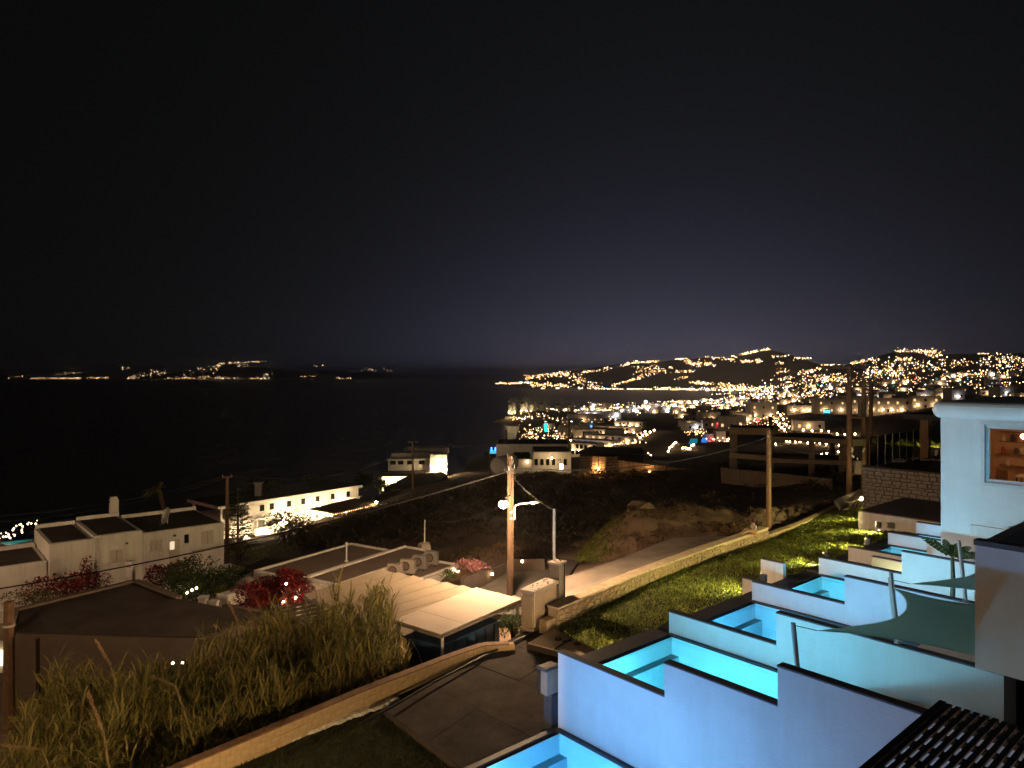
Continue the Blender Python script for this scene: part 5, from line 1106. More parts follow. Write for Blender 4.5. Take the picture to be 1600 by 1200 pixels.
# lamp-lit stone walls on the slope
def lampwall(x0, y0, x1, y1, Y0, Y1, hgt, lab, lamp, seed, curve=0.0):
    w = thing('stone_wall', PX(x0, y1, Y0), lab, 'wall'); n = 6; pts = []
    for k in range(n+1):
        f = k/n; p = PX(x0 + (x1-x0)*f, y0 + (y1-y0)*f, Y0 + (Y1-Y0)*f - curve*math.sin(math.pi*f)); pts.append(p)
    for k in range(n):
        a, b = pts[k], pts[k+1]; MB().bar(a - Vector((0,0,hgt/2)), b - Vector((0,0,hgt/2)), .5, hgt).obj('core', M_mortar2, w)
        d = b - a; f = Fr((a.x, a.y), math.degrees(math.atan2(d.x, d.y))); sg = 1 if f.v[1] < 0 else -1
        rubble(w, f, 0, d.length, .25*sg, a.z - hgt, a.z, sg, .55, .34, M_stone, 's', 45, seed+k)
    for i, (lx, ly) in enumerate(lamp):
        f = (lx-x0)/(x1-x0); p = PX(lx, ly, Y0 + (Y1-Y0)*f - curve*math.sin(math.pi*f) - .8); l = thing('wall_spotlight', p, 'amber spotlight glowing against the ' + lab, 'spotlight'); MB().ball(p, .10, 8, 5).obj('bulb', E_spot, l); MB().lathe(p - Vector((0,0,.22)), [(.14, 0), (.14, .08), (.06, .1)], 8).obj('base', M_dsteel, l)
lampwall(908, 712, 962, 714, 95, 95, 2.3, 'rounded rubble wall farthest left on the slope', [(935, 733)], 21, 2.0)
lampwall(964, 719, 1040, 728, 95, 94, 2.0, 'middle rubble wall on the slope', [(1015, 738)], 31)
lampwall(1042, 729, 1126, 737, 94, 92, 1.3, 'low rubble wall at the right end of the slope', [(1117, 744)], 41)
rb = thing('round_hut', PX(950, 712, 100), 'dark flat-roofed hut behind the lamp-lit rubble walls', 'hut')
MB().prism([PX(905, 711, 96.5), PX(962, 712, 96.5), PX(1005, 714, 97), PX(1000, 704, 110), PX(925, 702, 110)], -2.6, 0).obj('wall', M_roofdk, rb); MB().prism([PX(903, 709, 96.2), PX(962, 710, 96.2), PX(1008, 712, 96.7), PX(1003, 702, 111), PX(922, 700, 111)], 0, .25).obj('roof', M_roofdk, rb)
MB().prism([PX(958, 715, 97.2), PX(1046, 720, 97.2), PX(1050, 714, 106), PX(1000, 712, 106)], -1.5, 0).obj('annex', M_concrete, rb)
# low white buildings left of those walls
lb = thing('low_white_house', PX(830, 735, 112), 'low white house with lit corner at the foot of the slope', 'house')
for (x0, x1, yt, yb, Y, dp) in ((800, 832, 717, 735, 112, 9), (832, 893, 706, 738, 118, 8), (775, 893, 694, 712, 132, 9)):
    a, b = PX(x0, yt, Y), PX(x1, yt, Y); MB().box(((a.x+b.x)/2, Y+dp/2, (a.z + PX(0, yb, Y).z)/2 - 1), b.x-a.x, dp, a.z - PX(0, yb, Y).z + 2).obj('wall', M_white, lb, bevel=.15); MB().box(((a.x+b.x)/2, Y+dp/2, a.z+.06), b.x-a.x-.6, dp-.6, .1).obj('roof', M_roofdk, lb)
for k in range(6): p = PX(838+k*9, 722, 117.9); MB().box(p, .5, .1, 1.0).obj('window', M_glassdk, lb)
for i, (x, yy, Y) in enumerate(((862, 716, 116), (877, 729, 115), (824, 722, 111.4))):
    p = PX(x, yy, Y); l = thing('wall_lamp', p, ('upper lamp lighting the low white house front', 'square glowing lantern at the low white house', 'lamp lighting the left block of the low white house')[i], 'lamp')
    (MB().ball(p, .13, 8, 5) if i != 1 else MB().box(p, .5, .5, .8)).obj('bulb', glow('low_house_bulb%d' % i, (1, .66, .32), (300, 12, 60)[i]), l); MB().box(p + Vector((0, .15, .5)), .3, .3, .06).obj('hood', M_dsteel, l)
br = thing('barrel_vault', PX(785, 722, 105), 'pale ribbed barrel-shaped tank behind the centre pole', 'tank')
a, b = PX(777, 728, 104), PX(800, 722, 108); prf = [(a.lerp(b, f)) for f in (0, .03, .97, 1)]; MB().tube(prf, [1.0, 1.25, 1.25, 1.0], 18).obj('shell', M_white, br, smooth=False)
for k in range(6): p = a.lerp(b, .08+.16*k); d = (b-a).normalized(); MB().tube([p - d*.06, p + d*.06], 1.29, 18).obj('band', M_concrete, br)
# beach-club pool and lamps at the far left, blue-lit terrace by the sea
bc = thing('beach_pool', PX(20, 850, 112), 'turquoise lit beach-club pool at the far left edge', 'pool'); q = [PX(-40, 853, 110), PX(20, 852, 110), PX(52, 843, 114), PX(25, 845, 114)]
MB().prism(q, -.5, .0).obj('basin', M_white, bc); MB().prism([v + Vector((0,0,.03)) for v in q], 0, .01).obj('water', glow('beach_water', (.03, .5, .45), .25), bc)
lg = MB()
for k in range(46):
    px = random.uniform(-20, 64); py = 846 - (px/64)*18 + random.uniform(-18, 2); lg.octa(PX(px, py, 112) + Vector((0,0,.1)), random.uniform(.08, .2))
tag(lg.obj('beach_lights', E_ww), 'cluster of white party lights above the turquoise beach pool', 'lights', kind='stuff')
cb_ = thing('lit_terrace', PX(100, 812, 80), 'small lit terrace wall behind the left house', 'terrace'); MB().prism([PX(62, 818, 78), PX(112, 810, 80), PX(120, 816, 74), PX(68, 824, 72)], -.8, 0).obj('wall', M_white, cb_); p = PX(72, 822, 71); MB().ball(p, .10).obj('bulb', E_house, cb_)
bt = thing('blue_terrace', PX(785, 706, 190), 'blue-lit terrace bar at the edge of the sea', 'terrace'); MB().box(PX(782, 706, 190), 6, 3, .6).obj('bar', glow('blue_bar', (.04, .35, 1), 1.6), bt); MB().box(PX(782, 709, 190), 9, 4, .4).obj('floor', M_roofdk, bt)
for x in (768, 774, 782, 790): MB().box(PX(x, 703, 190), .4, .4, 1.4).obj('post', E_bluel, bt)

# ================================================================== windmills
def windmill(px, Y, base_py, lab, tint):
    b = PX(px, base_py, Y); w = thing('windmill', b, lab, 'windmill', 'row of white windmills')
    H_ = 9.5; MB().lathe(b - Vector((0,0,2)), [(5.0, 0), (4.9, 2), (4.3, H_+2)], 16).obj('tower', M_white, w); MB().lathe(b + Vector((0,0,H_+.02)), [(4.9, 0), (3.0, 2.2), (.1, 4.2)], 16).obj('roof', mat('thatch', (.16, .11, .07), .95), w)
    hub = b + Vector((2.5, -4.6, H_+.8)); ax = Vector((.45, -.89, 0)); ex = Vector((.89, .45, 0)); wh_ = MB(); rim = []
    MB().tube([b + Vector((0,0,H_+.8)), hub + ax*1.0], .25, 6).obj('axle', M_wood, w)
    for k in range(12):
        a = k*math.pi/6+.1; d = ex*math.cos(a) + Vector((0,0,1))*math.sin(a); MB().bar(hub + d*.3, hub + d*9.0, .6).obj('spoke', M_white, w); rim.append(hub + d*8.2)
    MB().tube(rim + [rim[0]], .14, 4).obj('rim_rope', M_canopy, w)
    for s, i in ((-3.5, 0), (3.8, 1)):
        MB().ball(b + Vector((s, -8.5, 1.0)), .3, 6, 4).obj('floodlight', glow('mill_bulb%s' % tint, (1, .74, .36) if tint else (1, .6, .35), 700 if tint else 250), w)
    MB().box(b + Vector((-1, -4.75, 1.2)), 1.2, .3, 2.2).obj('door', M_blue, w)
for k, (px, by) in enumerate(((799.5, 645), (818.5, 643), (833, 644), (848, 644), (873.5, 645), (891.5, 645))):
    windmill(px, 900 if k else 860, by, ('lone windmill farthest left above the shore', 'second windmill from the left', 'third windmill from the left', 'broad lit fourth windmill from the left', 'fifth windmill, brightly lit', 'sixth windmill, dimmest at the right end')[k], 0 if k == 5 else 1)

# ================================================================== the town
house_mesh = {}
def box_mesh(name, m):
    o = MB().box((0,0,.5), 1, 1, 1).obj(name, m); me = o.data; bpy.data.objects.remove(o); return me
ME_wall = box_mesh('wall', M_white); ME_roof = box_mesh('roof', M_roofmid); ME_win = box_mesh('window', M_glassdk); ME_lit = box_mesh('lit_window', glow('lit_pane', (1, .62, .28), 1.3, False))
_o = MB().ball((0,0,0), 1, 6, 4).obj('lamp', glow('town_bulb', (1, .62, .30), 90)); ME_lamp = _o.data; bpy.data.objects.remove(_o)
_o = MB().ball((0,0,0), 1, 6, 4).obj('lamp', glow('town_bulb_white', (.95, .88, .9), 90)); ME_lampw = _o.data; bpy.data.objects.remove(_o)
def town_house(px, py, Y, w, d, h, lab, group=None, rz=None, lamps=1, wins=3, storeys=1, lampmesh=None, zb=None):
    if zb is None:                       # stand it where that column's ground is seen
        Y2 = hit(px, py, 100, 1500) or Y; k_ = Y2/Y; Y = Y2; w *= k_; d *= k_; h *= k_
    b = PX(px, py, Y)
    if zb is not None: b.z = zb
    rz = random.uniform(-.5, .5) if rz is None else rz
    t = thing('town_house', b, lab, 'house', group); ca, sa = math.cos(rz), math.sin(rz)
    def lo(x, y, z): return b + Vector((x*ca - y*sa, x*sa + y*ca, z))
    put(ME_wall, 'wall', t, lo(0, 0, -3), (w, d, h+3), rz); put(ME_roof, 'roof', t, lo(0, 0, h+.01), (w-.6, d-.6, .15), rz)
    for sx, sy, ww, dd in ((0, -d/2+.15, w, .3), (0, d/2-.15, w, .3), (-w/2+.15, 0, .3, d-.61), (w/2-.15, 0, .3, d-.61)): put(ME_wall, 'parapet', t, lo(sx, sy, h+.005), (ww, dd, .5), rz)
    for s in range(storeys):
        for k in range(wins):
            x = -w/2 + w*(k+.5)/wins; put(ME_lit if random.random() < .4 else ME_win, 'window', t, lo(x, -d/2-.02, h*(s+.35)/storeys), (1.0, .12, 1.3), rz)
    for k in range(lamps):
        x = -w/2 + w*(k+.5)/lamps + random.uniform(-.1, .1)*w; r = .0007*Y; put(lampmesh or ME_lamp, 'lamp', t, lo(x, -d/2 - r*1.5 - .6, min(h*.55, 2.6)), (r, r, r), 0)
    return t
# buildings that can be told apart
town_house(1192, 655, 420, 15, 9, 9.5, 'white two-storey town building with dark windows above the road', None, -.25, 2, 3, 2)
town_house(1176, 650, 430, 8, 8, 7, 'darker half-open building left of the white town building', None, -.25, 0, 2, 2)
town_house(1250, 646, 430, 17, 8, 4.5, 'long low cream building right of the white town building', None, -.15, 3, 4, 1)
town_house(1296, 646, 400, 17, 9, 8.0, 'grey-cream block with two dark balconies behind the poles', None, -.15, 2, 3, 2)
town_house(1338, 646, 390, 19, 9, 9.2, 'blue-white block behind the transformer frame', None, -.12, 3, 4, 2, ME_lamp)
town_house(1382, 647, 380, 24, 9, 8.2, 'long grey block with four glowing lamps right of the transformer frame', None, -.08, 4, 5, 2)
town_house(1432, 640, 420, 24, 9, 7.5, 'cream block just left of the hotel roof', None, -.1, 3, 4, 2)
town_house(1262, 672, 330, 13, 8, 4.0, 'low dim ruin-like house with arched openings below the blocks', None, -.2, 1, 3, 1)
for k, (px, py, Y, w) in enumerate(((915, 712, 330, 15), (930, 706, 345, 22), (953, 698, 365, 25), (950, 687, 400, 16), (968, 681, 440, 24), (985, 671, 520, 22))):
    town_house(px, py, Y, w, 9, 5.5, ('nearest lit hotel row beside the blue pool', 'second lit terrace row of hotel rooms', 'largest lit hotel row with many windows', 'short lit row behind the largest hotel row', 'pale lit row near the bend of the road', 'farthest lit row under the dark hill')[k], 'lit hotel rows on the slope', -.55, 5, 7, 2)
town_house(915, 660, 620, 32, 12, 7, 'dark-roofed hall with small round windows below the windmills', None, -.1, 1, 6, 1); town_house(935, 651, 720, 45, 12, 5, 'long low hall with bright eaves near the windmills', None, -.1, 3, 6, 1, ME_lampw)
town_house(1106, 668, 420, 7, 6, 5, 'narrow white house above the red-lit restaurant', None, -.3, 1, 2, 1, ME_lampw); town_house(1160, 662, 410, 12, 8, 6, 'pink-white house right of the red-lit restaurant', None, -.2, 2, 3, 2)
town_house(797, 660, 860, 12, 10, 5, 'small chapel-like house lit orange on the point by the sea', None, 0, 2, 2, 1, None, PX(797, 658, 860).z); town_house(812, 660, 850, 14, 10, 3.5, 'low orange-lit building beside the chapel on the point', None, 0, 2, 2, 1, None, PX(812, 658, 850).z)
rs = thing('red_restaurant', PX(1120, 690, 262), 'red-lit restaurant terrace beside the skeleton building', 'restaurant'); M_redl = glow('red_lamp', (1, .05, .06), 9)
def RY(py): return 262 if py > 684 else 300 if py > 672 else 350
for (x, yy, w, h) in ((1108, 690, 2.5, 4), (1124, 690, 3.5, 5), (1135, 692, 3, 2.5), (1122, 672, 4, 4)): MB().box(PX(x, yy, RY(yy)+3) + Vector((0,0,h/2-1)), w, 4, h).obj('wall', M_white, rs)
for k in range(44):
    x, yy = random.choice(((1123, 662), (1125, 668), (1126, 674), (1128, 680), (1113, 688), (1114, 694), (1133, 684), (1108, 690), (1184, 655), (1185, 659), (1180, 657))); x += random.gauss(0, 2); yy += random.gauss(0, 2)
    MB().octa(PX(x, yy, RY(yy)), random.uniform(.15, .38)).obj('red_lamp', M_redl, rs)
for k in range(26): yy = random.uniform(683, 695); MB().octa(PX(random.uniform(1103, 1142), yy, RY(yy)-1), .25).obj('warm_lamp', E_ww, rs)
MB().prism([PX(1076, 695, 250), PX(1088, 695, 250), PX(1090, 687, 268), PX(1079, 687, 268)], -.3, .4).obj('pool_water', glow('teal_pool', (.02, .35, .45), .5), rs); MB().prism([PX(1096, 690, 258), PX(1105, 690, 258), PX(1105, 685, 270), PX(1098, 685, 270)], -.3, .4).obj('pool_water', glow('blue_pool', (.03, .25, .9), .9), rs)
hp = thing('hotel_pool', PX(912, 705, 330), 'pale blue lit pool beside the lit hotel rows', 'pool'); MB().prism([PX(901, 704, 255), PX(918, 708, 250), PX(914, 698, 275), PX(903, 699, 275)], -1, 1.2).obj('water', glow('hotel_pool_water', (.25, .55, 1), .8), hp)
for (x, yy, Y, m, lab) in ((925, 667, 560, 'far_blue', 'bright blue lit facade below the windmills'), (957, 668, 520, 'far_blue', 'smaller blue lit facade on the slope'), (1292, 643, 380, 'far_blue', 'small bright blue pool light below the blocks'), (853, 668, 520, 'far_teal', 'green-lit pharmacy-like sign tower by the shore')):
    s = thing('lit_sign', PX(x, yy, Y), lab, 'sign'); MB().box(PX(x, yy, Y), .008*Y if 'teal' not in m else .004*Y, .5, .004*Y if 'teal' not in m else .012*Y).obj('panel', MATS[m], s); MB().box(PX(x, yy+3, Y) + Vector((0, .8, 0)), .006*Y, .6, .012*Y).obj('backing', M_roofdk, s)
# street lamps along the promenade and road
def globe_lamp(px, py, Y, lab, grp, r=None, hgt=4.5):
    Y = hit(px, py+3, 100, 1500) or Y; p = PX(px, py, Y); hgt = max(1.5, p.z - (ZC - depth(px, Y))); l = thing('street_lamp', p - Vector((0,0,hgt)), lab, 'street lamp', grp); r = r or .0011*Y
    put(ME_lamp, 'globe', l, p, (r, r, r)); MB().tube([p - Vector((0,0,hgt+1)), p - Vector((0,0,r))], .0002*Y, 4).obj('post', M_dsteel, l)
for x, yy in ((1247, 664), (1255, 672), (1269, 673), (1283, 673), (1295, 674), (1308, 678), (1320, 679), (1336, 678)): globe_lamp(x, yy, 210, 'globe lamp in the upper promenade row behind the skeleton building', 'upper promenade lamps')
for x, yy in ((1229, 689), (1234, 690), (1243, 690), (1250, 690), (1262, 692), (1272, 692), (1281, 693), (1291, 694), (1297, 694), (1303, 695), (1311, 696)): globe_lamp(x, yy, 150, 'lamp in the lower row seen through the skeleton building', 'lower promenade lamps')
for x, yy in ((1212, 694), (1284, 709), (1292, 708), (1310, 706)): globe_lamp(x, yy, 130, 'warm lamp low inside the skeleton building view', 'lamps behind the skeleton')
for x, yy in ((1202, 645), (1206, 655), (1210, 650), (1213, 659), (1215, 645), (1217, 664), (1220, 649), (1221, 668), (1224, 655), (1226, 671), (1229, 664), (1209, 674), (1206, 664)): globe_lamp(x, yy, 300, 'lamp on the bright winding road below the white building', 'winding road lamps')
for x, yy in ((1000, 684), (1004, 680), (1010, 679), (1016, 675), (1022, 672), (1008, 674), (992, 686), (985, 684), (980, 688)): globe_lamp(x, yy, 420, 'lamp on the road bend under the dark hill', 'road bend lamps')
for x, yy in ((931, 684), (938, 673), (942, 673), (905, 663), (917, 681), (892, 688), (909, 688), (914, 687), (932, 682)): globe_lamp(x, yy, 480, 'single lamp among dark gardens left of the lit hotel rows', 'garden lamps left of the rows')
for x, yy in ((979, 709), (1013, 708), (1017, 711)): globe_lamp(x, yy, 120, 'warm lamp behind the middle rubble wall', 'lamps behind the rubble wall', .14, 2)
for x, yy in ((1044, 705), (1046, 700), (1050, 697), (1053, 693), (1056, 691), (1067, 700), (1071, 700), (1074, 701), (1078, 701), (1081, 696), (1084, 695)): globe_lamp(x, yy, 300, 'lamp in the curved garden path row left of the red restaurant', 'garden path lamps')
# the bright road itself
tag(MB().prism([PX(1200, 690, 255), PX(1222, 690, 255), PX(1216, 668, 320), PX(1206, 652, 400), PX(1200, 652, 400), PX(1203, 668, 320)], -.3, .4).obj('town_road', M_concrete), kind='structure')
# many small houses of the town
def scatter(n, x0, x1, y0, y1, w0, w1, lab, grp, ymin=150, lamp=.7, white=.2, ymax=2400):
    for _ in range(n):
        px, py = random.uniform(x0, x1), random.uniform(y0, y1); Y = hit(px, py, ymin, ymax)
        if Y is None: continue
        w = random.uniform(w0, w1); zb = ZC - depth(px, Y) - .3
        dd, hh, ll, nw, lw = random.uniform(6, 9), random.choice((3.4, 3.8, 6.2, 6.6)), 1 if random.random() < lamp else 0, random.choice((2, 3)), random.random() < white
        f = (px-x0)/(x1-x0); side = 'at the left end' if f < .25 else 'left of the middle' if f < .5 else 'right of the middle' if f < .75 else 'at the right end'
        lb_ = ('unlit ' if not ll else 'cool-lit ' if lw else 'warm-lit ') + ('tall ' if hh > 5 else 'low ') + ('broad ' if w > (w0+w1)/2 else 'narrow ') + lab + ', ' + side
        town_house(px, py, Y, w, dd, hh, lb_, grp, None, ll, nw, 1, ME_lampw if lw else ME_lamp, zb)
scatter(52, 905, 1060, 636, 648, 8, 15, 'old town house beside the windmills', 'houses of the old town', 700, .9, .35)
scatter(22, 855, 1000, 655, 700, 7, 11, 'house in the dark shore gardens', 'houses on the shore slope', 300, .4, .2, 900)
scatter(40, 1060, 1200, 622, 645, 8, 15, 'house by the bright harbour', 'houses by the harbour', 700, .9, .3)
scatter(64, 1200, 1470, 598, 632, 8, 14, 'hillside house behind the poles', 'houses on the near hillside', 500, .7, .25)
scatter(34, 1440, 1600, 585, 626, 8, 16, 'hill house above the hotel roof', 'houses above the hotel roof', 400, .7, .45)
scatter(12, 1060, 1165, 648, 676, 7, 12, 'house near the red-lit restaurant', 'houses near the red restaurant', 300, .6, .1, 700)

# ================================================================== far lights (nobody could count them)
def lights(name, label, spec, mats, Yf=None, ymin=300, k=.0008, ymax=5000, up=2.0, dens=1.6):
    mbs = [MB() for _ in mats]
    for (x0, y0, x1, y1, n, sx, sy) in spec:
        for _ in range(max(2, int(n*dens))):
            f = random.random(); px = x0 + (x1-x0)*f + random.gauss(0, sx); py = y0 + (y1-y0)*f + random.gauss(0, sy*1.35)
            Y = Yf if Yf else hit(px, py, ymin, ymax)
            if Y is None: continue
            p = PX(px, py, Y)
            if not Yf:
                g = ZC - depth(px, Y)
                if p.z < g + .5: p.z = g + up
                elif p.z > g + 25: p.z = g + 12
            r = k*Y*random.choice((.45, .55, .7, .7, .9, 1.25)); random.choices(mbs, [m[1] for m in mats])[0].octa(p, r)
    for mb, (m, _) in zip(mbs, mats):
        if mb.V: tag(mb.obj(name, m), label, 'lights', kind='stuff')
MX = [(E_warm, 6), (E_ww, 3), (E_cw, .7)]
lights('island_lights', 'tiny lights along the far islands on the left', [(12,591,14,591,3,.5,.3), (20,589,36,588,6,1,.3), (47,591,126,591,70,2,.6), (90,585,126,582,8,2,.8), (138,590,172,590,22,2,.6), (190,576,204,575,7,1,.8), (200,591,216,591,9,1,1), (200,588,258,582,26,3,1.5), (232,580,250,579,6,3,1), (258,592,330,589,50,3,1.4), (300,578,345,574,12,4,2), (332,575,345,569,12,1.5,1), (345,568,385,566,26,2,.6), (385,566,417,565,12,2,.6), (372,572,392,571,7,2,1), (330,590,378,593,34,2,1), (375,594,420,590,34,2,.7), (408,586,425,584,8,2,.6), (490,571,505,571,5,2,.6), (470,588,490,588,6,3,.5), (525,590,552,591,9,3,.6), (570,577,612,580,9,3,1), (640,592,652,593,4,2,.5)], [(glow('isl_warm', (1, .58, .25), 4.5, False), 5), (glow('isl_white', (1, .8, .55), 5, False), 2)], 6500, k=.00055)
z4 = lambda X, Y: (760 + X/3.81, 530 + Y/3.81)
def q4(L): return [(*z4(a, b), *z4(c, d), n, sx, sy) for a, b, c, d, n, sx, sy in L]
lights('headland_lights', 'warm lights climbing the far headland across the bay', q4([(60,268,270,262,60,1,.5), (235,230,490,205,80,2,1.5), (260,275,480,282,60,2,1.2), (570,205,760,175,22,2,1), (800,160,880,140,20,2,.8), (870,138,1030,132,34,2,.8), (880,185,1060,190,30,3,2.5), (750,280,920,232,36,1.5,.7), (900,230,1010,205,14,1.5,1), (500,225,680,300,60,4,3), (1000,170,1070,200,14,2,1.5), (1120,120,1180,120,18,1,.6), (1190,140,1360,158,60,2,1.8), (1300,105,1480,130,30,2,.8), (1460,100,1490,110,6,1,1), (1120,200,1230,196,20,2,.6), (1080,175,1120,180,4,2,1), (1130,235,1200,235,8,2,1), (1210,260,1350,270,42,2,1), (1380,280,1540,285,40,3,1.4)]), MX, None, 2300)
lights('ridge_lights', 'lights in bands along the far ridge right of the headland', [(1158,553.5,1202,545.5,60,1,.8), (1156,566,1191,566,36,1,1), (1203,559,1236,557,12,1.5,.8), (1240,561,1267,560,18,1,.8), (1212,569,1224,569,8,1,1), (1212,580,1234,583,14,1.5,1.5), (1245,585,1281,578,26,2,1.5), (1218,594,1238,593,14,2,1.2)], MX, None, 2300)
lights('shore_lights', 'continuous row of bright lamps on the far harbour shore', q4([(650,303,1600,312,150,2,.5), (1000,296,1600,305,70,3,.8), (325,300,340,300,5,1,.5), (415,299,430,300,4,1,.5), (545,298,575,298,8,1,.5)]), [(E_ww, 5), (E_warm, 2), (E_cw, 1.2)], None, 2250, ymax=3200)
lights('harbour_lights', 'dazzling mass of lights around the old harbour', [(1100,640,1165,628,150,6,4.5), (1085,638,1110,640,40,6,3), (1040,634,1100,634,60,10,2.5), (1000,638,1060,640,60,10,2.5), (910,643,1000,640,70,14,3), (1060,646,1110,643,40,8,1.5), (1165,622,1215,612,80,8,4), (1125,605,1200,606,60,10,1.5)], [(E_ww, 5), (E_warm, 3), (E_cw, 1.5)], None, 650, k=.0008, ymax=2200, up=4)
lights('hillside_lights', 'warm and white lights thick over the right hillside', [(1285,571,1310,571,10,2,.6), (1330,568,1370,563,34,3,1.5), (1345,582,1410,582,70,6,3), (1400,549,1466,549,60,4,1.2), (1400,562,1424,561,20,2,1), (1448,556,1474,557,20,3,1), (1528,553,1545,554,10,2,.7), (1540,560,1600,566,60,5,3), (1470,565,1600,575,60,8,3), (1473,590,1588,585,80,6,3), (1280,590,1330,598,60,10,4), (1215,605,1300,605,90,14,7), (1300,600,1470,600,120,25,7), (1210,620,1290,620,80,14,5), (1470,600,1600,608,70,12,7), (1380,570,1470,575,70,14,4), (1255,588,1300,596,30,6,3)], [(E_warm, 6), (E_ww, 4), (E_cw, 1.1)], None, 450, k=.0008, ymax=3200)
lights('quay_lights', 'scattered lamps along the near shore below the windmills', [(815,685,845,690,26,5,4), (830,677,885,676,34,8,2.5), (800,658,822,658,16,4,2.5), (860,640,905,643,40,8,1.5), (820,652,870,655,22,8,3), (880,655,960,652,40,14,4), (900,640,960,640,30,8,3), (840,692,870,690,16,6,3), (870,686,886,690,12,2,3)], [(E_warm, 5), (E_ww, 4), (E_cw, 1)], None, 300, k=.0008, ymax=1300)
lights('row_lights', 'glittering lights along the lit hotel rows', [(905,718,960,708,50,6,2.5), (945,706,1000,694,60,7,3), (960,690,1005,684,30,6,2), (897,715,912,722,20,4,5)], [(E_warm, 5), (E_ww, 5)], None, 250, k=.0007, ymax=600)
lights('restaurant_lights', 'small lights scattered around the red restaurant and road', [(1075,683,1100,683,26,6,2), (1140,670,1200,660,40,14,5), (1200,650,1232,680,40,6,6), (1150,650,1185,650,16,8,3)], [(E_warm, 5), (E_ww, 3)], None, 250, k=.0008, ymax=700)
MXC = [(E_red, 3), (E_bluel, 3), (E_teal, 1.5), (glow('far_violet', (.6, .15, 1), 3, False), 1)]
lights('coloured_lights', 'red, blue and violet lights among the town', [(1100,640,1200,625,16,10,5), (1200,612,1300,615,12,14,6), (1300,600,1600,600,14,30,9), (900,645,1060,642,10,20,3), (1180,618,1200,614,8,5,3)], MXC, None, 600, k=.0009, ymax=2400, up=4)
bl = [(1492, 600, 1200, E_cw, 4.2, 'brightest blue-white floodlight on the right hillside'), (1519, 585, 1500, E_cw, 3.2, 'smaller bluish floodlight above it'), (926, 639, 1000, E_ww, 2.6, 'brightest round lamp by the windmills'), (1009, 628, 1250, E_cw, 3.0, 'white mast light above the old harbour'), (893, 660, 640, E_cw, 1.2, 'greenish white lamp below the windmills'), (990, 641, 900, E_cw, 1.8, 'white lamp in front of the old town')]
for x, yy, Y, m, r, lab in bl:
    p = PX(x, yy, Y); f = thing('floodlight', p, lab, 'floodlight'); MB().ball(p, r, 8, 5).obj('lamp_head', m, f); MB().tube([p - Vector((0,0,14)), p], .2, 4).obj('mast', M_dsteel, f)
# ================================================================== vegetation and rocks
def cloud(mb, c, rx, ry, rz, n, l, w, up=.3):
    for _ in range(n):
        while True:
            v = Vector((random.uniform(-1,1), random.uniform(-1,1), random.uniform(-1,1)))
            if v.length < 1 and (v.length > .45 or random.random() < .3): break
        k = 1 + .35*noise.noise((v.x*2.2 + c[0], v.y*2.2 + c[1], v.z*2.2)); p = Vector(c) + Vector((v.x*rx*k, v.y*ry*k, v.z*rz*k))
        d = Vector((v.x + random.uniform(-.8,.8), v.y + random.uniform(-.8,.8), v.z + up + random.uniform(-.6,.6))); mb.leaf(p, d, l*random.uniform(.6,1.3), w*random.uniform(.7,1.3), .15)
def shrub(px, py, Y, rx, rz, n, m, label, name='shrub', cat='shrub', l=.16, w=.09, group=None, trunk=True, lobes=5):
    c = PX(px, py, Y); t = thing(name, c - Vector((0,0,rz)), label, cat, group); mb = MB()
    for k in range(lobes):
        o = Vector((random.uniform(-.6,.6)*rx, random.uniform(-.4,.4)*rx, random.uniform(-.35,.45)*rz)); cloud(mb, c + o, rx*.55, rx*.5, rz*.6, n//lobes, l, w)
    mb.obj('crown', m, t)
    if trunk:
        tm_ = MB()
        for k in range(4): a = k*1.6; tm_.tube([c - Vector((0,0,rz*1.25)), c + Vector((math.cos(a)*rx*.2, math.sin(a)*rx*.2, -rz*.4)), c + Vector((math.cos(a)*rx*.5, math.sin(a)*rx*.4, rz*.3))], [.06, .045, .015], 5)
        tm_.obj('trunk', M_trunk, t)
    return t
# reed bed behind the sandy wall
rm_, rs_ = MB(), MB()
def reed(x, y, H_, mbl=rm_, mbs=rs_, zb=None):
    z = Zh(11.6) if zb is None else zb; a = random.uniform(0, 6.28); ln = random.uniform(.05, .28); top = Vector((x + math.cos(a)*ln*H_*.6, y + math.sin(a)*ln*H_*.6, z + H_)); b = Vector((x, y, z)); m = b.lerp(top, .5) + Vector((0, 0, .1))
    mbs.tube([b, m, top], [.014, .011, .004], 3, False)
    for k in range(random.randint(12, 18)):
        f = random.uniform(.2, 1); p = b.lerp(top, f); aa = random.uniform(0, 6.28); mbl.blade(p, (math.cos(aa), math.sin(aa), random.uniform(1.1, 3.2)), random.uniform(.5, 1.3), random.uniform(.026, .06), random.uniform(.2, .75))
    return top
random.seed(21)
for _ in range(1500):
    f = random.random()**.8; px = -60 + 700*f
    base = GH(px, 1200 - (px-150)*.338 if px > 150 else 1225, 9.42); off = random.uniform(.5, 7.0)*(1 - .35*f) ; x, y = base.x - .35*off, base.y + .94*off
    cl = noise.noise((x*.7, y*.7, 4)); hh_ = 2.1 + .55*f + 1.7*cl + random.uniform(-.5, .6) - (off-3)*.10 + (.35 if px > 500 else 0)
    if off < 1.6: hh_ *= .7
    if px < 330: hh_ *= .85
    if hh_ > .5: reed(x, y, hh_)
tag(rm_.obj('reed_leaves', M_reed), 'dense tall reeds and cane leaves in front of the sandy wall', 'reeds', kind='stuff'); tag(rs_.obj('reed_stems', M_reedst), 'thin cane stems of the reed bed', 'reeds', kind='stuff')
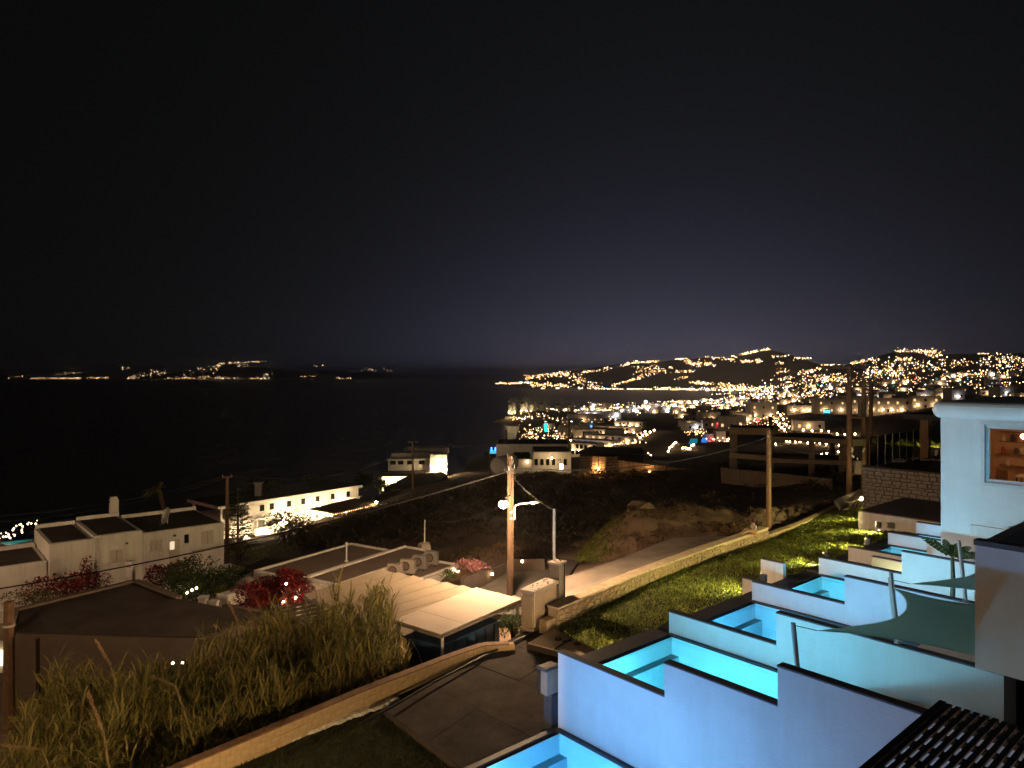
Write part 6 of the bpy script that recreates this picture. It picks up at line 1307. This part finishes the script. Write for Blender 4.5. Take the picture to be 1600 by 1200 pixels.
for k, (px, py, Y, dx, dz, L) in enumerate(((150, 1002, 19.5, .45, -.9, .8), (138, 1085, 16.5, .30, -.95, .95), (5, 1165, 15.5, .9, -.15, .8), (358, 942, 24, .35, -.9, 1.0), (390, 955, 24, .3, -.95, .7), (240, 1058, 18, .8, -.4, .6))):
    t0 = PX(px, py, Y); t = thing('plume_stalk', t0 - Vector((0,0,2)), ('orange plume stalk standing before the dark house wall', 'large pale plume stalk low in the left reeds', 'plume bending in at the far left edge', 'plume stalk rising against the dark roof', 'short plume next to the one against the dark roof', 'drooping plume in the middle of the left reeds')[k], 'reed plume')
    d = Vector((dx, .1, dz)).normalized(); pl2 = MB(); b = t0 + d*L
    for _ in range(260):
        f = random.random(); a = random.uniform(0, 6.28); pl2.leaf(t0 + d*L*f + Vector((random.gauss(0,.02), random.gauss(0,.02), 0)), -d + Vector((math.cos(a)*.35, math.sin(a)*.35, random.uniform(-.1,.2))), random.uniform(.08,.16), .012)
    pl2.obj('plume', M_plume, t); e = b + Vector((dx*.5, .2, -1.6)); MB().tube([t0, b, e], [.012, .018, .02], 5).obj('stem', M_reedst, t); lv = MB()
    for _ in range(26): a = random.uniform(0, 6.28); lv.blade(b.lerp(e, random.uniform(.1, .9)), (math.cos(a), math.sin(a), .9), random.uniform(.5, .9), .025, .8)
    lv.obj('leaves', M_reed, t)
random.seed(5)
shrub(430, 1118, 20.5, .75, .35, 420, M_ice, 'low green leafy shrub at the foot of the reeds', l=.14, w=.10); shrub(802, 972, 26.8, .5, .55, 900, M_green, 'pale leafy shrub between canopy and cabinet', l=.10, w=.05); shrub(877, 965, 28.0, .35, .4, 240, M_green, 'small leafy tuft behind the cabinet', l=.1, w=.05, trunk=False)
# bougainvilleas and garden trees
shrub(425, 925, 37.5, 2.0, .95, 5200, M_red, 'dark red bougainvillea bush lit from within', 'bougainvillea', 'bush', .16, .11); shrub(452, 905, 37.8, .75, .65, 1500, M_red, 'bright orange-red top of the bougainvillea by the rounded parapet', 'bougainvillea', 'bush', .16, .11)
for k, (x, yy) in enumerate(((443, 940), (447, 912), (462, 934))):
    p = PX(x, yy, 36.9); l = thing('garden_lamp', p, ('lowest', 'highest', 'rightmost')[k] + ' warm lamp inside the red bush', 'lamp'); MB().ball(p, .05).obj('bulb', glow('bush_bulb', (1, .62, .32), 200), l); MB().tube([p, p - Vector((0,0,1.2))], .02, 4).obj('stem', M_dsteel, l)
shrub(318, 905, 40, 2.6, 1.3, 5600, M_green, 'dark leafy tree in front of the long white house', 'garden_tree', 'tree', .17, .09); shrub(270, 893, 41, 1.4, .9, 2000, M_red, 'dim red bougainvillea beside the dark leafy tree', 'bougainvillea', 'bush', .16, .1); shrub(110, 915, 42, 2.2, .7, 2600, M_red, 'dim red bougainvillea along the long white house', 'bougainvillea', 'bush', .16, .1); shrub(137, 893, 43.5, .5, .9, 300, M_red, 'small red climber on the long white house wall', 'bougainvillea', 'bush', .15, .1)
shrub(60, 930, 40, 2.0, .5, 800, M_shrub, 'low dark shrub below the left end of the white house'); shrub(358, 928, 38, .8, .5, 500, M_ice, 'yellow-green lit shrub under the parasol', l=.13, w=.07); shrub(395, 862, 52, 2.6, .35, 500, M_ice, 'narrow lit hedge behind the dark flat roof', l=.16, w=.08, trunk=False)
shrub(465, 827, 66, 3.4, 1.9, 3000, M_shrub, 'large dark round bush below the lit villa', l=.28, w=.15); shrub(375, 1000-140, 60, 1.2, .6, 300, M_green, 'small bush at the foot of the araucaria', l=.2, w=.1)
shrub(738, 885, 37.5, 1.0, .35, 800, M_pink, 'pink flowering creeper hanging by the white corner', 'creeper', 'bush', .12, .08, trunk=False); shrub(728, 893, 37.2, .5, .5, 400, M_dry, 'dry hanging stems under the pink creeper', 'creeper', 'bush', .22, .03, trunk=False); shrub(702, 899, 36.5, .3, .22, 160, M_green, 'small dark agave on the canopy edge', l=.3, w=.05, trunk=False)
shrub(838, 860, 42, 1.3, .55, 900, M_dry, 'golden dry grass tuft behind the sunken lane', l=.5, w=.03, trunk=False); shrub(770, 868, 40, 1.5, .5, 700, M_dry, 'tangle of pale dry stems left of the centre pole', l=.5, w=.02, trunk=False)
shrub(411, 762, 112, 2.4, 1.4, 900, M_green, 'round tree behind the lit villa chimney', 'garden_tree', 'tree', .5, .28); shrub(492, 750, 125, 2.0, 1.1, 700, M_green, 'small round tree above the lit villa roof', 'garden_tree', 'tree', .5, .28); shrub(571, 750, 150, 2.2, 2.0, 1000, M_green, 'leafy tree by the seaside villa terrace', 'garden_tree', 'tree', .6, .32); shrub(596, 756, 155, 1.2, 1.2, 400, M_green, 'smaller tree beside the seaside villa porch', 'garden_tree', 'tree', .5, .3)
# hill of ground cover right of the lane
mo_ = MB(); NX, NY = 70, 16
def lin(x, T):
    for (a, b), (c, d) in zip(T, T[1:]):
        if x <= c: return b + (d-b)*max(0, x-a)/(c-a)
    return T[-1][1]
MB_B = [(880, 890), (960, 876), (1060, 846), (1160, 834), (1250, 812), (1312, 788)]; MB_H = [(880, 2), (930, 40), (985, 76), (1040, 62), (1100, 50), (1160, 34), (1230, 24), (1312, 8)]; MB_Y = [(880, 39.5), (960, 40), (1060, 41.5), (1160, 42), (1250, 47), (1312, 51)]
def mound(px, f):
    Y = lin(px, MB_Y) + f*6; py = lin(px, MB_B) - math.sin(f*1.571)*lin(px, MB_H); p = PX(px, py, Y); p.z += .30*noise.noise((p.x*.9, p.y*.9, 0)) + .18*noise.noise((p.x*2.3, p.y*2.3, 3)); return p
for i in range(NX+1):
    for j in range(NY+1): mo_.V.append(mound(880 + i*432/NX, j/NY) if j < NY else mound(880 + i*432/NX, 1) + Vector((0, .8, -3)))
for i in range(NX):
    for j in range(NY): k = i*(NY+1)+j; mo_.F.append((k, k+NY+1, k+NY+2, k+1))
tag(mo_.obj('mound', M_soil, smooth=True), kind='structure', label='earth mound beside the concrete ramp')
icm = MB(); sc0 = MB()
for _ in range(9000):
    px = 880 + 432*random.random()**1.3; f = random.random()*.98; c = mound(px, f); dn = noise.noise((c.x*.5, c.y*.5, 8))
    edge = (px < 925 + 60*random.random()) or (f > .86 and px < 1000)
    if not edge and dn < random.uniform(-.3, .5): continue
    for k in range(2): a = random.uniform(0, 6.28); (icm if edge else sc0).leaf(c, (math.cos(a), math.sin(a), random.uniform(.2, 1.2)), random.uniform(.12, .28), .07)
tag(sc0.obj('mound_scrub', M_dry), 'dry brown tufts on the rocky mound', 'scrub', kind='stuff')
tag(icm.obj('ground_cover', M_ice), 'bright green creeping ground cover on the mound by the lane', 'ground cover', kind='stuff')
# boulders
pro = []
for k in range(5):
    b = MB().ball((0,0,0), 1, 9, 6, (1, .85, .75), .22).obj('stone', M_rock); pro.append(b.data); bpy.data.objects.remove(b)
random.seed(31)
def boulder(px, py, Y, r, lab, grp):
    if grp: lab = ('larger ' if r > (.3 if 'kerb' in grp else .38) else 'small ') + lab + (', left part' if px < (1237 if 'kerb' in grp else 1075) else ', right part')
    p = PX(px, py, Y); o = put(random.choice(pro), 'boulder', None, p, (r*random.uniform(.8,1.3), r*random.uniform(.7,1.1), r*random.uniform(.6,.95)), random.uniform(0,6.28)); tag(o, lab, 'boulder', grp)
for _ in range(60):
    px = random.uniform(1175, 1300); f = (px-1175)/125; py = random.uniform(800 - 16*f, 826 - 36*f); boulder(px, py, 44 + 6*f + (820-py)*.03, random.uniform(.15, .45), 'brown boulder in the pile right of the seated person', 'boulders along the far kerb')
for _ in range(34):
    px = random.uniform(985, 1165); f = (px-985)/180; py = random.uniform(795 + 8*f, 838 - 6*f); boulder(px, py, 45 + (840-py)*.06, random.uniform(.2, .55), 'rounded brown rock on the mound above the concrete ramp', 'rocks above the concrete ramp')
for px, py, r, lab in ((1003, 800, 1.1, 'largest brown rock at the crest of the mound'), (975, 815, .7, 'flat rock on the mound left of the largest rock'), (1195, 802, .6, 'big tan boulder left of the brown pole')): boulder(px, py, 46, r, lab, None)
# scrub over the dark slope
random.seed(8); sc1, sc2 = MB(), MB(); cnt = 0
while cnt < 2300:
    px = random.uniform(470, 1330); Y = random.uniform(43, 100)**1.0; h = depth(px, Y); row = HOR + FPX*h/Y
    if row > 885 or (px < 700 and row > 860) or (px > 1000 and Y < 50): continue
    x = (px-800)/FPX*Y; dens = noise.noise((x*.12, Y*.12, 7))
    if dens < random.uniform(-.6, .25): continue
    if px > 1010 and 785 < row: continue
    if px > 980 and 755 < row < 782 and random.random() < .75: continue
    c = Vector((x, Y, ZC-h)); s = random.uniform(.3, .95)*(1 + max(0, dens)); mb = sc1 if random.random() < .68 else sc2
    for _ in range(26):
        a = random.uniform(0, 6.28); e = random.uniform(0, 1); p = c + Vector((math.cos(a)*s*e*.8, math.sin(a)*s*e*.8, s*.55*(1-e*e)*random.uniform(.4, 1))); mb.leaf(p, (math.cos(a), math.sin(a), random.uniform(.3, 1.5)), s*random.uniform(.25, .5), s*.14)
    cnt += 1
tag(sc1.obj('scrub', M_shrub), 'dark olive scrub covering the slope', 'scrub', kind='stuff'); tag(sc2.obj('dry_scrub', M_dry), 'reddish dry scrub covering the slope', 'scrub', kind='stuff')
# araucaria
ar = PX(371, 752, 64); gz = ground(ar.x, ar.y); at_ = thing('araucaria', Vector((ar.x, ar.y, gz)), 'tall tiered araucaria tree left of the lit villa', 'tree'); MB().tube([(ar.x, ar.y, gz-.2), (ar.x+.05, ar.y, (gz+ar.z)/2), ar], [.16, .10, .02], 7).obj('trunk', M_trunk, at_); am2 = MB(); abm = MB(); HT = ar.z - gz
for k in range(15):
    f = k/15; z = gz + HT*(.18 + .80*f); L = 1.75*(1-f)**.75 + .15; nb = 6
    for b in range(nb):
        a = b*6.283/nb + k*.4 + random.uniform(-.2,.2); l = L*random.uniform(.75, 1.1); p0 = Vector((ar.x, ar.y, z)); e = p0 + Vector((math.cos(a)*l, math.sin(a)*l, .12*l)); abm.tube([p0, e], [.03, .01], 3, False)
        for q in range(int(10+l*14)):
            ff = random.uniform(.2, 1); aa = a + random.choice((-1,1))*random.uniform(.5, 1.4); am2.leaf(p0.lerp(e, ff), (math.cos(aa), math.sin(aa), random.uniform(-.1,.5)), random.uniform(.2,.42), .12)
am2.obj('crown', M_green, at_); abm.obj('limb', M_trunk, at_)
# palm behind the long white house
pt0 = PX(247, 765, 78); gz = ground(pt0.x, pt0.y); pm_ = thing('palm_tree', Vector((pt0.x, pt0.y, gz)), 'windblown palm tree behind the long white house', 'tree'); MB().tube([PX(257, 800, 78) - Vector((0,0,2)), PX(255, 792, 78), PX(251, 775, 78), pt0], [.26, .24, .2, .18], 8).obj('trunk', M_trunk, pm_)
for k in range(22):
    a = k*6.283/22; d = Vector((math.cos(a)*.9-.75, math.sin(a)*.9, random.uniform(-.2, .9))); L = random.uniform(1.3, 2.0); lf = MB(); prev = pt0
    for i in range(7):
        f = (i+1)/7; c = pt0 + d.normalized()*L*f - Vector((0,0,.5*L*f*f)); s = Vector((-d.y, d.x, .3)).normalized()
        for sg in (-1, 1): lf.leaf(prev, (c-prev).normalized() + s*sg*.9 - Vector((0,0,.4)), .5*(1.1-f*.6), .06, .2)
        lf.add([prev - s*.02, prev + s*.02, c + s*.015, c - s*.015], [(0,1,2,3)]); prev = c
    lf.obj('frond', M_reed, pm_)
# ================================================================== haze over the bay
hz = MB().hexa([(-31000,-400,-2), (31000,-400,-2), (31000,31000,-2), (-31000,31000,-2)], [(-31000,-400,200), (31000,-400,200), (31000,31000,200), (-31000,31000,200)])
M_haze = bpy.data.materials.new('haze_air'); M_haze.use_nodes = True; _t = M_haze.node_tree; _t.nodes.clear()
_o = _t.nodes.new('ShaderNodeOutputMaterial'); _v = _t.nodes.new('ShaderNodeVolumePrincipled'); _v.inputs['Color'].default_value = (.9, .93, 1, 1); _v.inputs['Density'].default_value = 0.0001; _v.inputs['Anisotropy'].default_value = 0.8
_t.links.new(_v.outputs[0], _o.inputs['Volume'])
tag(hz.obj('haze', M_haze), 'thin night haze over the bay', 'haze', kind='stuff')
